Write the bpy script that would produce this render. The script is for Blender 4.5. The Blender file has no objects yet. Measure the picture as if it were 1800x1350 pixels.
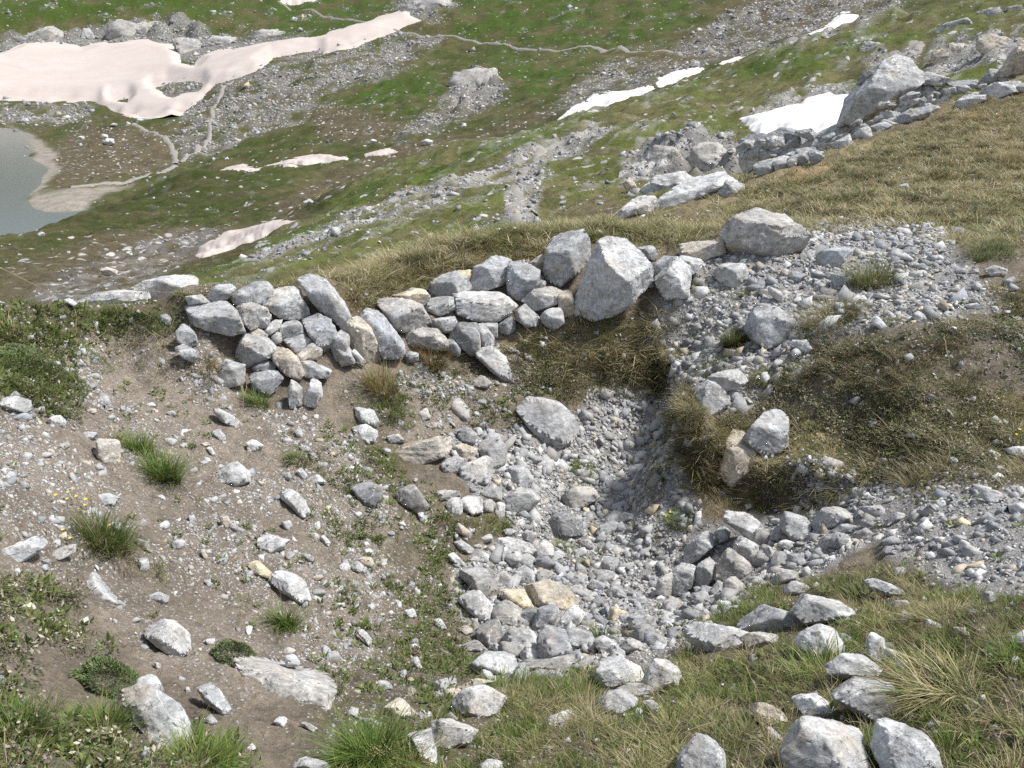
import bpy, math, random
import numpy as np

# ------------------------------------------------------------------ camera, world, sun, exposure
SC = bpy.context.scene
F_PX, PITCH, CAM_Z = 1500.0, math.radians(22.0), 1.55      # focal length in px of an 1800 px wide frame
cam_data = bpy.data.cameras.new("camera")
cam_data.sensor_width = 36.0
cam_data.lens = 36.0 * F_PX / 1800.0
cam_data.clip_start = 0.05
cam_data.clip_end = 5000.0
cam = bpy.data.objects.new("camera", cam_data)
SC.collection.objects.link(cam)
cam.location = (0, 0, CAM_Z)
cam.rotation_euler = (math.pi / 2 - PITCH, 0, 0)
SC.camera = cam

SUN_AZ, SUN_EL = math.radians(82.0), math.radians(57.0)    # azimuth clockwise from the view direction (+Y)
world = bpy.data.worlds.new("World")
SC.world = world
world.use_nodes = True
wn = world.node_tree
bg = wn.nodes["Background"]
sky = wn.nodes.new("ShaderNodeTexSky")
sky.sky_type = 'NISHITA'
sky.sun_disc = False
sky.sun_elevation = SUN_EL
sky.sun_rotation = SUN_AZ
sky.altitude = 2000.0
sky.dust_density = 3.0
haze_mix = wn.nodes.new("ShaderNodeHueSaturation")          # thin high cloud: a whiter sky all round
haze_mix.inputs["Saturation"].default_value = 0.5
wn.links.new(sky.outputs[0], haze_mix.inputs["Color"])
wn.links.new(haze_mix.outputs[0], bg.inputs[0])
bg.inputs[1].default_value = 0.135
sun_l = bpy.data.lights.new("sun", 'SUN')
sun_l.energy = 3.9
sun_l.angle = math.radians(8.0)
sun_l.color = (1.0, 0.98, 0.945)
sun = bpy.data.objects.new("sun", sun_l)
SC.collection.objects.link(sun)
sun.rotation_euler = (math.pi / 2 - SUN_EL, 0, math.pi - SUN_AZ)
SC.view_settings.view_transform = 'Standard'
SC.view_settings.look = 'None'
SC.view_settings.exposure = 0.58
SC.view_settings.gamma = 1.0
SC.cycles.max_bounces = 4
SC.cycles.use_denoising = False
SC.cycles.diffuse_bounces = 3
SC.cycles.transmission_bounces = 3
SC.cycles.transparent_max_bounces = 4

RNG = np.random.default_rng(7)
C = SC.collection
CAM = np.array([0, 0, CAM_Z])

# ------------------------------------------------------------------ maths helpers
cosP, sinP = math.cos(PITCH), math.sin(PITCH)

def ray(px, py):
    px = np.asarray(px, float); py = np.asarray(py, float)
    xc = (px - 900.0) / F_PX; yc = (675.0 - py) / F_PX
    d = np.stack([xc, cosP + yc * sinP, -sinP + yc * cosP], -1)
    return d / np.linalg.norm(d, axis=-1, keepdims=True)

def az_t(px, py):
    d = ray(px, py)
    return np.arctan2(d[..., 0], d[..., 1]), d[..., 2] / np.hypot(d[..., 0], d[..., 1])

def project(P):
    q = P - CAM
    z = q[..., 1] * cosP - q[..., 2] * sinP
    y = q[..., 1] * sinP + q[..., 2] * cosP
    z = np.maximum(z, 0.05)
    return 900.0 + F_PX * q[..., 0] / z, 675.0 - F_PX * y / z

def _h(ix, iy, iz, seed):
    n = (ix.astype(np.uint32) * np.uint32(374761393) + iy.astype(np.uint32) * np.uint32(668265263)
         + iz.astype(np.uint32) * np.uint32(2147483647) + np.uint32((seed * 974634777) & 0xFFFFFFFF))
    n = (n ^ (n >> np.uint32(13))) * np.uint32(1274126177)
    n = n ^ (n >> np.uint32(16))
    n = (n * np.uint32(2654435761)); n = n ^ (n >> np.uint32(15))
    return (n & np.uint32(0xFFFF)).astype(np.float32) / 32767.5 - 1.0

def vnoise(P, seed=0):
    P = np.asarray(P, np.float32)
    i = np.floor(P); f = P - i
    i = i.astype(np.int64)
    u = f * f * f * (f * (f * 6 - 15) + 10)
    x, y, z = i[..., 0], i[..., 1], i[..., 2]
    ux, uy, uz = u[..., 0], u[..., 1], u[..., 2]
    def L(a, b, t): return a + (b - a) * t
    c00 = L(_h(x, y, z, seed), _h(x + 1, y, z, seed), ux); c10 = L(_h(x, y + 1, z, seed), _h(x + 1, y + 1, z, seed), ux)
    c01 = L(_h(x, y, z + 1, seed), _h(x + 1, y, z + 1, seed), ux); c11 = L(_h(x, y + 1, z + 1, seed), _h(x + 1, y + 1, z + 1, seed), ux)
    return L(L(c00, c10, uy), L(c01, c11, uy), uz)

def fbm(P, seed=0, oct=3, gain=0.5):
    s = 0; a = 1.0
    for k in range(oct):
        s = s + a * vnoise(np.asarray(P) * (2.03 ** k) + 17.3 * k, seed + 31 * k); a *= gain
    return s

def sstep(a, b, x):
    t = np.clip((x - a) / (b - a), 0, 1); return t * t * (3 - 2 * t)

def poly_sd(px, py, poly):
    """signed distance to a polygon, positive inside"""
    poly = np.asarray(poly, float); n = len(poly)
    inside = np.zeros(px.shape, bool); d2 = np.full(px.shape, 1e18)
    for i in range(n):
        x0, y0 = poly[i]; x1, y1 = poly[(i + 1) % n]
        ex, ey = x1 - x0, y1 - y0
        t = np.clip(((px - x0) * ex + (py - y0) * ey) / (ex * ex + ey * ey + 1e-9), 0, 1)
        d2 = np.minimum(d2, (px - x0 - t * ex) ** 2 + (py - y0 - t * ey) ** 2)
        cond = ((y0 > py) != (y1 > py)) & (px < (x1 - x0) * (py - y0) / (y1 - y0 + 1e-12) + x0)
        inside ^= cond
    d = np.sqrt(d2)
    return np.where(inside, d, -d)

# ------------------------------------------------------------------ mesh and object helpers
def mesh_np(name, V, F, col=None, smooth=False, attrs=None):
    me = bpy.data.meshes.new(name)
    V = np.ascontiguousarray(V, np.float32); F = np.ascontiguousarray(F, np.int32)
    k = F.shape[1]
    me.vertices.add(len(V)); me.vertices.foreach_set("co", V.ravel())
    me.loops.add(F.size); me.loops.foreach_set("vertex_index", F.ravel())
    me.polygons.add(len(F)); me.polygons.foreach_set("loop_start", np.arange(0, F.size, k, dtype=np.int32))
    if smooth:
        me.polygons.foreach_set("use_smooth", np.ones(len(F), bool))
    if col is not None:
        a = me.attributes.new("col", 'FLOAT_COLOR', 'POINT')
        c4 = np.ones((len(V), 4), np.float32); c4[:, :3] = col
        a.data.foreach_set("color", c4.ravel())
    for n_, arr in (attrs or {}).items():
        a = me.attributes.new(n_, 'FLOAT', 'POINT'); a.data.foreach_set("value", np.ascontiguousarray(arr, np.float32))
    me.update(calc_edges=True)
    return me

def tag(o, label=None, cat=None, group=None, kind=None):
    if label: o["label"] = label
    if cat: o["category"] = cat
    if group: o["group"] = group
    if kind: o["kind"] = kind
    return o

def obj(name, me, mat, parent=None, loc=(0, 0, 0)):
    o = bpy.data.objects.new(name, me)
    if mat is not None and len(me.materials) == 0: me.materials.append(mat)
    C.objects.link(o); o.location = loc
    if parent is not None:
        o.parent = parent
    return o

def empty(name, loc):
    o = bpy.data.objects.new(name, None); C.objects.link(o); o.location = loc
    o.empty_display_size = 0.1
    return o

# ------------------------------------------------------------------ materials
class NT:
    def __init__(s, name):
        s.m = bpy.data.materials.new(name); s.m.use_nodes = True; s.t = s.m.node_tree
        s.p = s.t.nodes["Principled BSDF"]; s.out = s.t.nodes["Material Output"]
    def n(s, typ, **kw):
        nd = s.t.nodes.new(typ)
        for k, v in kw.items():
            if k.startswith("i_"):
                key = k[2:]; key = int(key) if key.isdigit() else key.replace("_", " ")
                nd.inputs[key].default_value = v
            else: setattr(nd, k, v)
        return nd
    def l(s, a, b): s.t.links.new(a, b)
    def math(s, op, a, b=None, clamp=False):
        nd = s.n("ShaderNodeMath", operation=op, use_clamp=clamp)
        for i, v in enumerate((a, b)):
            if v is None: continue
            if isinstance(v, (int, float)): nd.inputs[i].default_value = v
            else: s.l(v, nd.inputs[i])
        return nd.outputs[0]
    def noise(s, vec, scale, detail=4, rough=0.55, dist=0.0):
        nd = s.n("ShaderNodeTexNoise"); nd.inputs["Scale"].default_value = scale; nd.inputs["Detail"].default_value = detail
        nd.inputs["Roughness"].default_value = rough; nd.inputs["Distortion"].default_value = dist
        s.l(vec, nd.inputs["Vector"]); return nd.outputs[0]
    def ramp(s, fac, stops):
        nd = s.n("ShaderNodeValToRGB"); e = nd.color_ramp.elements
        while len(e) < len(stops): e.new(0.5)
        for el, (p, c) in zip(e, stops):
            el.position = p; el.color = (c, c, c, 1) if isinstance(c, (int, float)) else (*c, 1)
        s.l(fac, nd.inputs[0]); return nd.outputs[0]
    def mix(s, fac, a, b, mode='MIX'):
        nd = s.n("ShaderNodeMix", data_type='RGBA', blend_type=mode)
        for sock, v in ((nd.inputs[0], fac), (nd.inputs[6], a), (nd.inputs[7], b)):
            if isinstance(v, (int, float)): sock.default_value = v
            elif isinstance(v, tuple): sock.default_value = (*v, 1)
            else: s.l(v, sock)
        return nd.outputs[2]
    def bump(s, h, strength, dist, prev=None):
        nd = s.n("ShaderNodeBump"); nd.inputs["Strength"].default_value = strength; nd.inputs["Distance"].default_value = dist
        s.l(h, nd.inputs["Height"])
        if prev is not None: s.l(prev, nd.inputs["Normal"])
        return nd.outputs[0]

def rock_material(name, k):
    """weathered limestone; k scales the texture (1 = near stones, smaller = far large ones)"""
    T = NT(name)
    tc = T.n("ShaderNodeTexCoord"); oi = T.n("ShaderNodeObjectInfo")
    off = T.n("ShaderNodeVectorMath", operation='SCALE'); off.inputs[0].default_value = (37.1, 19.7, 53.3); T.l(oi.outputs["Random"], off.inputs["Scale"])
    add = T.n("ShaderNodeVectorMath", operation='ADD'); T.l(tc.outputs["Object"], add.inputs[0]); T.l(off.outputs[0], add.inputs[1])
    v = add.outputs[0]
    base = oi.outputs["Color"]
    m1 = T.noise(v, 9 * k, 7, 0.68, 0.9)
    c = T.mix(1.0, base, T.ramp(m1, [(0.30, 0.50), (0.45, 0.88), (0.58, 1.12), (0.70, 1.42)]), 'MULTIPLY')
    # streaky bedding
    ms = T.n("ShaderNodeMapping"); ms.inputs["Scale"].default_value = (1.0, 1.0, 4.5); ms.inputs["Rotation"].default_value = (0.5, 0.35, 0.0); T.l(v, ms.inputs["Vector"])
    st = T.noise(ms.outputs[0], 11 * k, 5, 0.7, 0.8)
    c = T.mix(1.0, c, T.ramp(st, [(0.30, 0.68), (0.5, 1.0), (0.70, 1.22)]), 'MULTIPLY')
    # ochre staining
    m2 = T.noise(v, 4.3 * k, 5, 0.6, 0.3)
    c = T.mix(T.ramp(m2, [(0.54, 0.0), (0.72, 0.55)]), c, (0.45, 0.36, 0.25))
    # blue-grey fresh faces
    m3 = T.noise(v, 5.1 * k, 3, 0.5, 0.2)
    c = T.mix(T.ramp(m3, [(0.52, 0.0), (0.66, 0.45)]), c, (0.36, 0.37, 0.385))
    # calcite veins : thin bands of a stretched, distorted noise
    mp = T.n("ShaderNodeMapping"); mp.inputs["Scale"].default_value = (1.0, 2.2, 0.7); mp.inputs["Rotation"].default_value = (0.6, 0.9, 0.3); T.l(v, mp.inputs["Vector"])
    ve = T.noise(mp.outputs[0], 5.5 * k, 3, 0.5, 1.2)
    vv = T.math('ABSOLUTE', T.math('SUBTRACT', ve, 0.5))
    c = T.mix(T.ramp(vv, [(0.0, 0.7), (0.012, 0.0)]), c, (0.68, 0.67, 0.65))
    # dark cracks
    cr = T.noise(mp.outputs[0], 9 * k, 5, 0.65, 1.6)
    cv = T.math('ABSOLUTE', T.math('SUBTRACT', cr, 0.47))
    crack = T.ramp(cv, [(0.0, 1.0), (0.018, 0.0)])
    c = T.mix(T.math('MULTIPLY', crack, 0.7), c, (0.09, 0.085, 0.08))
    # black lichen dots
    vo = T.n("ShaderNodeTexVoronoi"); vo.inputs["Scale"].default_value = 34 * k; T.l(v, vo.inputs["Vector"])
    gate = T.ramp(T.noise(v, 9 * k, 2), [(0.5, 0.0), (0.62, 1.0)])
    dots = T.math('MULTIPLY', T.ramp(vo.outputs["Distance"], [(0.14, 1.0), (0.26, 0.0)]), gate)
    c = T.mix(T.math('MULTIPLY', dots, 0.6), c, (0.07, 0.07, 0.07))
    # grey weathering crust and lichen blotches
    m4 = T.noise(v, 3.4 * k, 6, 0.7, 0.8)
    c = T.mix(T.ramp(m4, [(0.53, 0.0), (0.60, 0.55), (0.75, 0.65)]), c, (0.205, 0.20, 0.19))
    m5 = T.noise(v, 17 * k, 4, 0.65, 0.5)
    c = T.mix(T.ramp(m5, [(0.63, 0.0), (0.68, 0.5)]), c, (0.62, 0.61, 0.585))
    # fine grain
    g = T.noise(v, 90 * k, 5, 0.7)
    c = T.mix(1.0, c, T.ramp(g, [(0.25, 0.72), (0.5, 1.0), (0.75, 1.2)]), 'MULTIPLY')
    T.l(c, T.p.inputs["Base Color"]); T.p.inputs["Roughness"].default_value = 0.88
    T.p.inputs["Specular IOR Level"].default_value = 0.25
    b1 = T.noise(v, 14 * k, 7, 0.68, 0.5)
    nb = T.bump(b1, 0.45, 0.022 / k)
    nb = T.bump(st, 0.35, 0.012 / k, nb)
    nb = T.bump(crack, -0.6, 0.012 / k, nb)
    nb = T.bump(g, 0.4, 0.005 / k, nb)
    T.l(nb, T.p.inputs["Normal"])
    return T.m

def gravel_material(name, k):
    T = NT(name)
    at = T.n("ShaderNodeAttribute", attribute_name="col"); tc = T.n("ShaderNodeTexCoord")
    g = T.noise(tc.outputs["Object"], 60 * k, 5, 0.65, 0.3)
    c = T.mix(1.0, at.outputs["Color"], T.ramp(g, [(0.25, 0.7), (0.5, 1.0), (0.75, 1.25)]), 'MULTIPLY')
    T.l(c, T.p.inputs["Base Color"]); T.p.inputs["Roughness"].default_value = 0.9
    T.p.inputs["Specular IOR Level"].default_value = 0.2
    T.l(T.bump(g, 0.5, 0.01 / k), T.p.inputs["Normal"])
    return T.m

def ground_material(name, near=True):
    T = NT(name)
    at = T.n("ShaderNodeAttribute", attribute_name="col"); gr = T.n("ShaderNodeAttribute", attribute_name="grit"); tc = T.n("ShaderNodeTexCoord")
    v = tc.outputs["Object"]
    s = 1.0 if near else 0.045
    n1 = T.noise(v, 9 * s, 6, 0.65, 0.3); n2 = T.noise(v, 55 * s, 6, 0.72)
    lo, hi = (.55, 1.5) if near else (.7, 1.3)
    c = T.mix(1.0, at.outputs["Color"], T.ramp(n1, [(0.28, 0.66), (0.5, 1.0), (0.74, 1.3)]), 'MULTIPLY')
    c = T.mix(1.0, c, T.ramp(n2, [(0.25, lo), (0.5, 1.0), (0.78, hi)]), 'MULTIPLY')
    # grit: small pale chips in the soil and scree
    vo = T.n("ShaderNodeTexVoronoi"); vo.inputs["Scale"].default_value = 75 * s if near else 1.1; T.l(v, vo.inputs["Vector"])
    vo.inputs["Randomness"].default_value = 1.0
    sep = T.n("ShaderNodeSeparateColor"); T.l(vo.outputs["Color"], sep.inputs[0])
    thr = T.math('SUBTRACT', 1.0, gr.outputs["Fac"])
    on = T.math('GREATER_THAN', sep.outputs[0], thr)
    shape = T.ramp(vo.outputs["Distance"], [(0.32, 1.0), (0.48, 0.0)])
    chip = T.math('MULTIPLY', on, shape)
    cc = T.mix(sep.outputs[1], (0.28, 0.27, 0.26), (0.50, 0.48, 0.45))
    c = T.mix(chip, c, cc)
    T.l(c, T.p.inputs["Base Color"]); T.p.inputs["Roughness"].default_value = 0.95
    T.p.inputs["Specular IOR Level"].default_value = 0.1
    nb = T.bump(n1, 0.9 if near else .45, 0.05 / s * (1 if near else 0.8))
    nb = T.bump(n2, 0.9 if near else .5, 0.02 / s, nb)
    nb = T.bump(chip, 0.6, 0.008 / s * (1 if near else 0.6), nb)
    T.l(nb, T.p.inputs["Normal"])
    return T.m

def leaf_material():
    T = NT("leaf_and_blade")
    at = T.n("ShaderNodeAttribute", attribute_name="col"); oi = T.n("ShaderNodeObjectInfo"); geo = T.n("ShaderNodeNewGeometry")
    n = T.noise(geo.outputs["Position"], 3.0, 3)
    c = T.mix(1.0, at.outputs["Color"], T.ramp(n, [(0.3, 0.75), (0.7, 1.25)]), 'MULTIPLY')
    r = T.n("ShaderNodeMapRange"); T.l(oi.outputs["Random"], r.inputs[0]); r.inputs[3].default_value = 0.72; r.inputs[4].default_value = 1.25
    hs = T.n("ShaderNodeHueSaturation"); T.l(r.outputs[0], hs.inputs["Value"]); T.l(c, hs.inputs["Color"])
    T.l(hs.outputs[0], T.p.inputs["Base Color"]); T.p.inputs["Roughness"].default_value = 0.6
    T.p.inputs["Specular IOR Level"].default_value = 0.3
    tr = T.n("ShaderNodeBsdfTranslucent"); T.l(hs.outputs[0], tr.inputs[0])
    mx = T.n("ShaderNodeMixShader"); mx.inputs[0].default_value = 0.3
    T.l(T.p.outputs[0], mx.inputs[1]); T.l(tr.outputs[0], mx.inputs[2]); T.l(mx.outputs[0], T.out.inputs[0])
    return T.m

def snow_material(name, dusty):
    T = NT(name); tc = T.n("ShaderNodeTexCoord"); v = tc.outputs["Object"]
    mp = T.n("ShaderNodeMapping"); mp.inputs["Scale"].default_value = (0.03, 0.06, 0.06); T.l(v, mp.inputs["Vector"])
    n1 = T.noise(mp.outputs[0], 1.6, 6, 0.65, 0.8); n2 = T.noise(v, 0.9, 6, 0.7)
    pale = (0.57, 0.51, 0.47) if dusty else (0.84, 0.82, 0.80)
    dust = (0.47, 0.39, 0.34) if dusty else (0.80, 0.77, 0.74)
    c = T.mix(T.ramp(n1, [(0.30, 0.2), (0.75, 0.9)]), pale, dust)
    c = T.mix(1.0, c, T.ramp(n2, [(0.2, 0.86), (0.6, 1.0)]), 'MULTIPLY')
    if dusty:
        n3 = T.noise(mp.outputs[0], 5.0, 5, 0.6, 1.5)
        c = T.mix(T.ramp(n3, [(0.64, 0.0), (0.78, 0.35)]), c, (0.5, 0.38, 0.32))
    T.l(c, T.p.inputs["Base Color"]); T.p.inputs["Roughness"].default_value = 0.7
    T.p.inputs["Specular IOR Level"].default_value = 0.2
    T.l(T.bump(n2, 0.25, 0.08), T.p.inputs["Normal"])
    return T.m

def plain_material(name, col, rough=0.8, var=0.25, scale=20.0):
    T = NT(name); tc = T.n("ShaderNodeTexCoord")
    n = T.noise(tc.outputs["Object"], scale, 5, 0.6)
    c = T.mix(1.0, col, T.ramp(n, [(0.25, 1 - var), (0.75, 1 + var)]), 'MULTIPLY')
    T.l(c, T.p.inputs["Base Color"]); T.p.inputs["Roughness"].default_value = rough
    T.l(T.bump(n, 0.3, 0.2 / scale), T.p.inputs["Normal"])
    return T.m

M_ROCK = rock_material("limestone", 1.0)
M_ROCKMID = rock_material("limestone_hillside", 0.35)
M_ROCKFAR = rock_material("limestone_far", 0.07)
M_GRAVEL = gravel_material("gravel_chips", 1.0)
M_GRAVELFAR = gravel_material("far_boulder_chips", 0.1)
M_GROUND = ground_material("mountain_soil", True)
M_VALLEY = ground_material("valley_slopes", False)
M_LEAF = leaf_material()
M_SNOWD = snow_material("dusty_old_snow", True)
M_SNOW = snow_material("old_snow", False)
M_PATH = plain_material("trodden_path", (0.25, 0.23, 0.205), 0.95, 0.25, 1.5)
M_PETAL = plain_material("yellow_petal", (0.75, 0.55, 0.02), 0.6, 0.1, 80)
M_STEM = plain_material("straw_stem", (0.55, 0.44, 0.24), 0.7, 0.25, 40)
M_GSTEM = plain_material("green_stem", (0.10, 0.16, 0.03), 0.7, 0.2, 60)

def water_material():
    T = NT("lake_water"); tc = T.n("ShaderNodeTexCoord")
    n = T.noise(tc.outputs["Object"], 0.6, 6, 0.7)
    T.p.inputs["Base Color"].default_value = (0.15, 0.175, 0.165, 1); T.p.inputs["Roughness"].default_value = 0.16; T.p.inputs["Specular IOR Level"].default_value = 0.35
    T.p.inputs["IOR"].default_value = 1.33; T.p.inputs["Alpha"].default_value = 0.75
    T.l(T.bump(n, 0.08, 0.3), T.p.inputs["Normal"])
    return T.m
M_WATER = water_material()

# ------------------------------------------------------------------ terrain: thin-plate surfaces in (azimuth, ln range) -> slope of sight
def tps_fit(A, W, T, lam=2e-4):
    X = np.stack([A, W], -1); n = len(X)
    d2 = ((X[:, None] - X[None]) ** 2).sum(-1)
    K = 0.5 * d2 * np.log(d2 + 1e-12) + lam * np.eye(n)
    P = np.concatenate([np.ones((n, 1)), X], 1)
    M = np.block([[K, P], [P.T, np.zeros((3, 3))]])
    s = np.linalg.solve(M, np.concatenate([T, np.zeros(3)]))
    return X, s[:n], s[n:]

def tps_eval(fit, A, W):
    X, w, c = fit
    a = A.ravel(); b = W.ravel(); out = np.empty(a.shape)
    for i in range(0, len(a), 40000):
        d2 = (a[i:i + 40000, None] - X[None, :, 0]) ** 2 + (b[i:i + 40000, None] - X[None, :, 1]) ** 2
        out[i:i + 40000] = (0.5 * d2 * np.log(d2 + 1e-12)) @ w + c[0] + c[1] * a[i:i + 40000] + c[2] * b[i:i + 40000]
    return out.reshape(A.shape)

class Terrain:
    def __init__(s, pts, az0, az1, na, r0, r1, nr, lam):
        A = []; W = []; T = []
        for (px, py, mode, val) in pts:
            a, t = az_t(px, py)
            r = val if mode == 'r' else (val - CAM_Z) / t
            assert r > 0, (px, py, mode, val)
            A.append(float(a)); W.append(math.log(float(r))); T.append(float(t))
        fit = tps_fit(np.array(A), np.array(W), np.array(T), lam)
        s.az = np.linspace(az0, az1, na); s.lr = np.linspace(math.log(r0), math.log(r1), nr)
        s.AZ, s.LR = np.meshgrid(s.az, s.lr)                       # shape (nr, na)
        s.R = np.exp(s.LR)
        s.T = tps_eval(fit, s.AZ, s.LR)
        s.X = s.R * np.sin(s.AZ); s.Y = s.R * np.cos(s.AZ); s.Z = CAM_Z + s.R * s.T
        s.na, s.nr = na, nr
    def pix(s):
        return project(np.stack([s.X, s.Y, s.Z], -1))
    def update(s):
        s.T = (s.Z - CAM_Z) / s.R
        dX = np.gradient(s.X, axis=1), np.gradient(s.X, axis=0); dY = np.gradient(s.Y, axis=1), np.gradient(s.Y, axis=0); dZ = np.gradient(s.Z, axis=1), np.gradient(s.Z, axis=0)
        u = np.stack([dX[0], dY[0], dZ[0]], -1); v = np.stack([dX[1], dY[1], dZ[1]], -1)
        n = np.cross(u, v); s.area = np.linalg.norm(n, axis=-1); n /= s.area[..., None]
        n[n[..., 2] < 0] *= -1
        s.N = n
        # visible: the slope of sight exceeds everything nearer in its column
        m = np.maximum.accumulate(s.T, axis=0)
        s.vis = s.T >= m - 0.004
    def samp(s, arr, a, lr):
        fa = np.clip((a - s.az[0]) / (s.az[1] - s.az[0]), 0, s.na - 1.001); fr = np.clip((lr - s.lr[0]) / (s.lr[1] - s.lr[0]), 0, s.nr - 1.001)
        i = np.floor(fa).astype(int); j = np.floor(fr).astype(int); u = fa - i; v = fr - j
        if arr.ndim == 3: u = u[..., None]; v = v[..., None]
        return (arr[j, i] * (1 - u) + arr[j, i + 1] * u) * (1 - v) + (arr[j + 1, i] * (1 - u) + arr[j + 1, i + 1] * u) * v
    def z_at(s, x, y):
        return s.samp(s.Z, np.arctan2(x, y), np.log(np.hypot(x, y)))
    def hit(s, px, py, rmin=0.0):
        a, t = az_t(px, py); a = float(a); t = float(t)
        fa = min(max((a - s.az[0]) / (s.az[1] - s.az[0]), 0), s.na - 1.001); i = int(fa); u = fa - i
        colT = s.T[:, i] * (1 - u) + s.T[:, i + 1] * u
        ok = np.nonzero((colT >= t) & (np.exp(s.lr) >= rmin))[0]
        if len(ok) == 0: return None
        j = ok[0]
        if j == 0: lr = s.lr[0]
        else:
            t0, t1 = colT[j - 1], colT[j]
            f = (t - t0) / (t1 - t0 + 1e-12); lr = s.lr[j - 1] + min(max(f, 0), 1) * (s.lr[j] - s.lr[j - 1])
        r = math.exp(lr)
        return np.array([r * math.sin(a), r * math.cos(a), CAM_Z + r * t])
    def faces(s):
        idx = np.arange(s.na * s.nr).reshape(s.nr, s.na)
        return np.stack([idx[:-1, :-1], idx[:-1, 1:], idx[1:, 1:], idx[1:, :-1]], -1).reshape(-1, 4)
    def verts(s):
        return np.stack([s.X, s.Y, s.Z], -1).reshape(-1, 3)

NEAR = []
def nz(*p):
    for (x, y, z) in p: NEAR.append((x, y, 'z', z))
def nr_(*p):
    for (x, y, r) in p: NEAR.append((x, y, 'r', r))
# foreground strip and what lies below the frame
nz((0, 1350, 0.02), (300, 1350, -.12), (600, 1350, -.28), (850, 1350, -.3), (1100, 1350, -.24), (1400, 1350, -.12), (1800, 1350, 0.0))
nz((-200, 1350, .08), (2000, 1350, .08), (900, 1900, -.05), (200, 1900, 0.0), (1600, 1900, 0.0), (900, 3200, 0.0), (0, 3200, 0.0), (1800, 3200, 0.0))
# the hollow's floor and back
nz((900, 1200, -.78), (1000, 1100, -1.08), (1000, 1000, -1.24), (1100, 900, -1.2), (900, 900, -1.1), (850, 820, -1.0), (1000, 760, -1.0), (1080, 690, -.86), (920, 670, -.76), (720, 690, -.66), (520, 700, -.55), (1150, 820, -1.05), (800, 760, -.9), (1000, 620, -.62))
# wall: foot and crest
nz((430, 650, -.42), (330, 610, -.2), (1080, 560, -.42), (1200, 530, -.3), (640, 640, -.5), (860, 610, -.58))
nr_((400, 505, 5.75), (330, 520, 5.6), (560, 500, 5.95), (700, 497, 6.35), (850, 450, 6.85), (960, 420, 7.2), (1150, 440, 7.1))
# ledge and right bank
nz((1300, 500, -.2), (1500, 450, -.04), (1600, 500, -.04), (1700, 450, .1), (1450, 570, -.2), (1350, 600, -.38), (1220, 640, -.58), (1185, 700, -.86), (1250, 700, -.64), (1350, 720, -.6), (1280, 835, -.9), (1400, 865, -.8), (1550, 600, -.16), (1600, 700, -.34), (1450, 700, -.48), (1700, 640, -.20), (1790, 560, -.06), (1600, 820, -.52), (1790, 720, -.34), (1950, 640, -.18), (1950, 800, -.34), (1500, 880, -.70), (1700, 880, -.40), (1790, 850, -.40))
nz((1250, 1020, -1.1), (1400, 950, -.86), (1550, 930, -.64))
nr_((1350, 445, 6.95), (1440, 400, 8.4))
# near lip on the right
nz((1300, 1080, -.84), (1200, 1150, -.7), (1400, 1050, -.72), (1400, 1130, -.46), (1500, 1010, -.62), (1620, 1020, -.46), (1780, 1000, -.28), (1500, 1200, -.26), (1700, 1150, -.1), (1300, 1250, -.36), (1100, 1250, -.46), (1790, 1100, -.1))
# left slope
nz((700, 1150, -.85), (700, 950, -.95), (600, 850, -.75), (500, 1000, -.6), (500, 1200, -.45), (300, 1200, -.3), (300, 1000, -.4), (250, 850, -.35), (400, 780, -.5), (100, 1000, -.15), (100, 1200, -.1), (50, 850, -.05), (150, 750, -.2), (300, 720, -.4), (200, 640, -.26), (300, 580, -.15), (60, 700, .0), (30, 600, .06), (150, 560, .0), (250, 540, -.04), (0, 1150, 0.0), (0, 900, .06), (-250, 900, .2), (-250, 640, .25))
# crests against the valley, then the hidden fall behind them
nr_((0, 545, 5.2), (120, 538, 5.5), (250, 528, 5.7), (640, 470, 9.0), (760, 445, 9.8), (900, 417, 10.5), (1060, 388, 12), (1200, 368, 13.5), (1310, 308, 16.5), (1400, 290, 18), (1500, 244, 20), (1650, 188, 24), (1800, 140, 27), (1950, 100, 30))
nr_((1400, 400, 9.5), (1600, 300, 14), (1800, 250, 17), (1800, 400, 9.5), (1700, 380, 9.8), (1550, 400, 8.7), (1250, 410, 9.2), (1100, 410, 8.9), (620, 490, 7.4), (1950, 400, 10), (1950, 250, 18))
nr_((0, 620, 8), (120, 600, 8), (250, 590, 8), (330, 570, 8.2), (480, 560, 9.5), (640, 530, 14), (760, 500, 15), (900, 475, 16), (1060, 445, 18), (1200, 425, 20), (1310, 375, 24), (1500, 310, 29), (1650, 255, 34), (1800, 210, 38), (-250, 660, 8), (1950, 170, 42))
nr_((400, 522, 6.15), (480, 518, 6.3), (330, 535, 6.1), (0, 585, 6.4), (130, 575, 6.6), (250, 565, 6.7), (400, 545, 7.0), (480, 540, 7.2), (330, 555, 6.6), (560, 530, 7.6), (60, 562, 5.8))
nz((1160, 725, -.97), (1205, 700, -.62), (1165, 665, -.8), (1215, 765, -.7), (1175, 790, -1.04))
nr_(*[(x, 760, 45) for x in (-200, 150, 500, 900, 1300, 1700, 2000)], *[(x, 690, 20) for x in (-200, 100, 400)])
TN = Terrain(NEAR, math.radians(-54), math.radians(54), 560, 0.75, 45.0, 470, 4e-4)

FAR = []
def fr(*p):
    for (x, y, r) in p: FAR.append((x, y, 'r', r))
def fz(*p):
    for (x, y, z) in p: FAR.append((x, y, 'z', z))
LAKE_Z = -30.0
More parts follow.
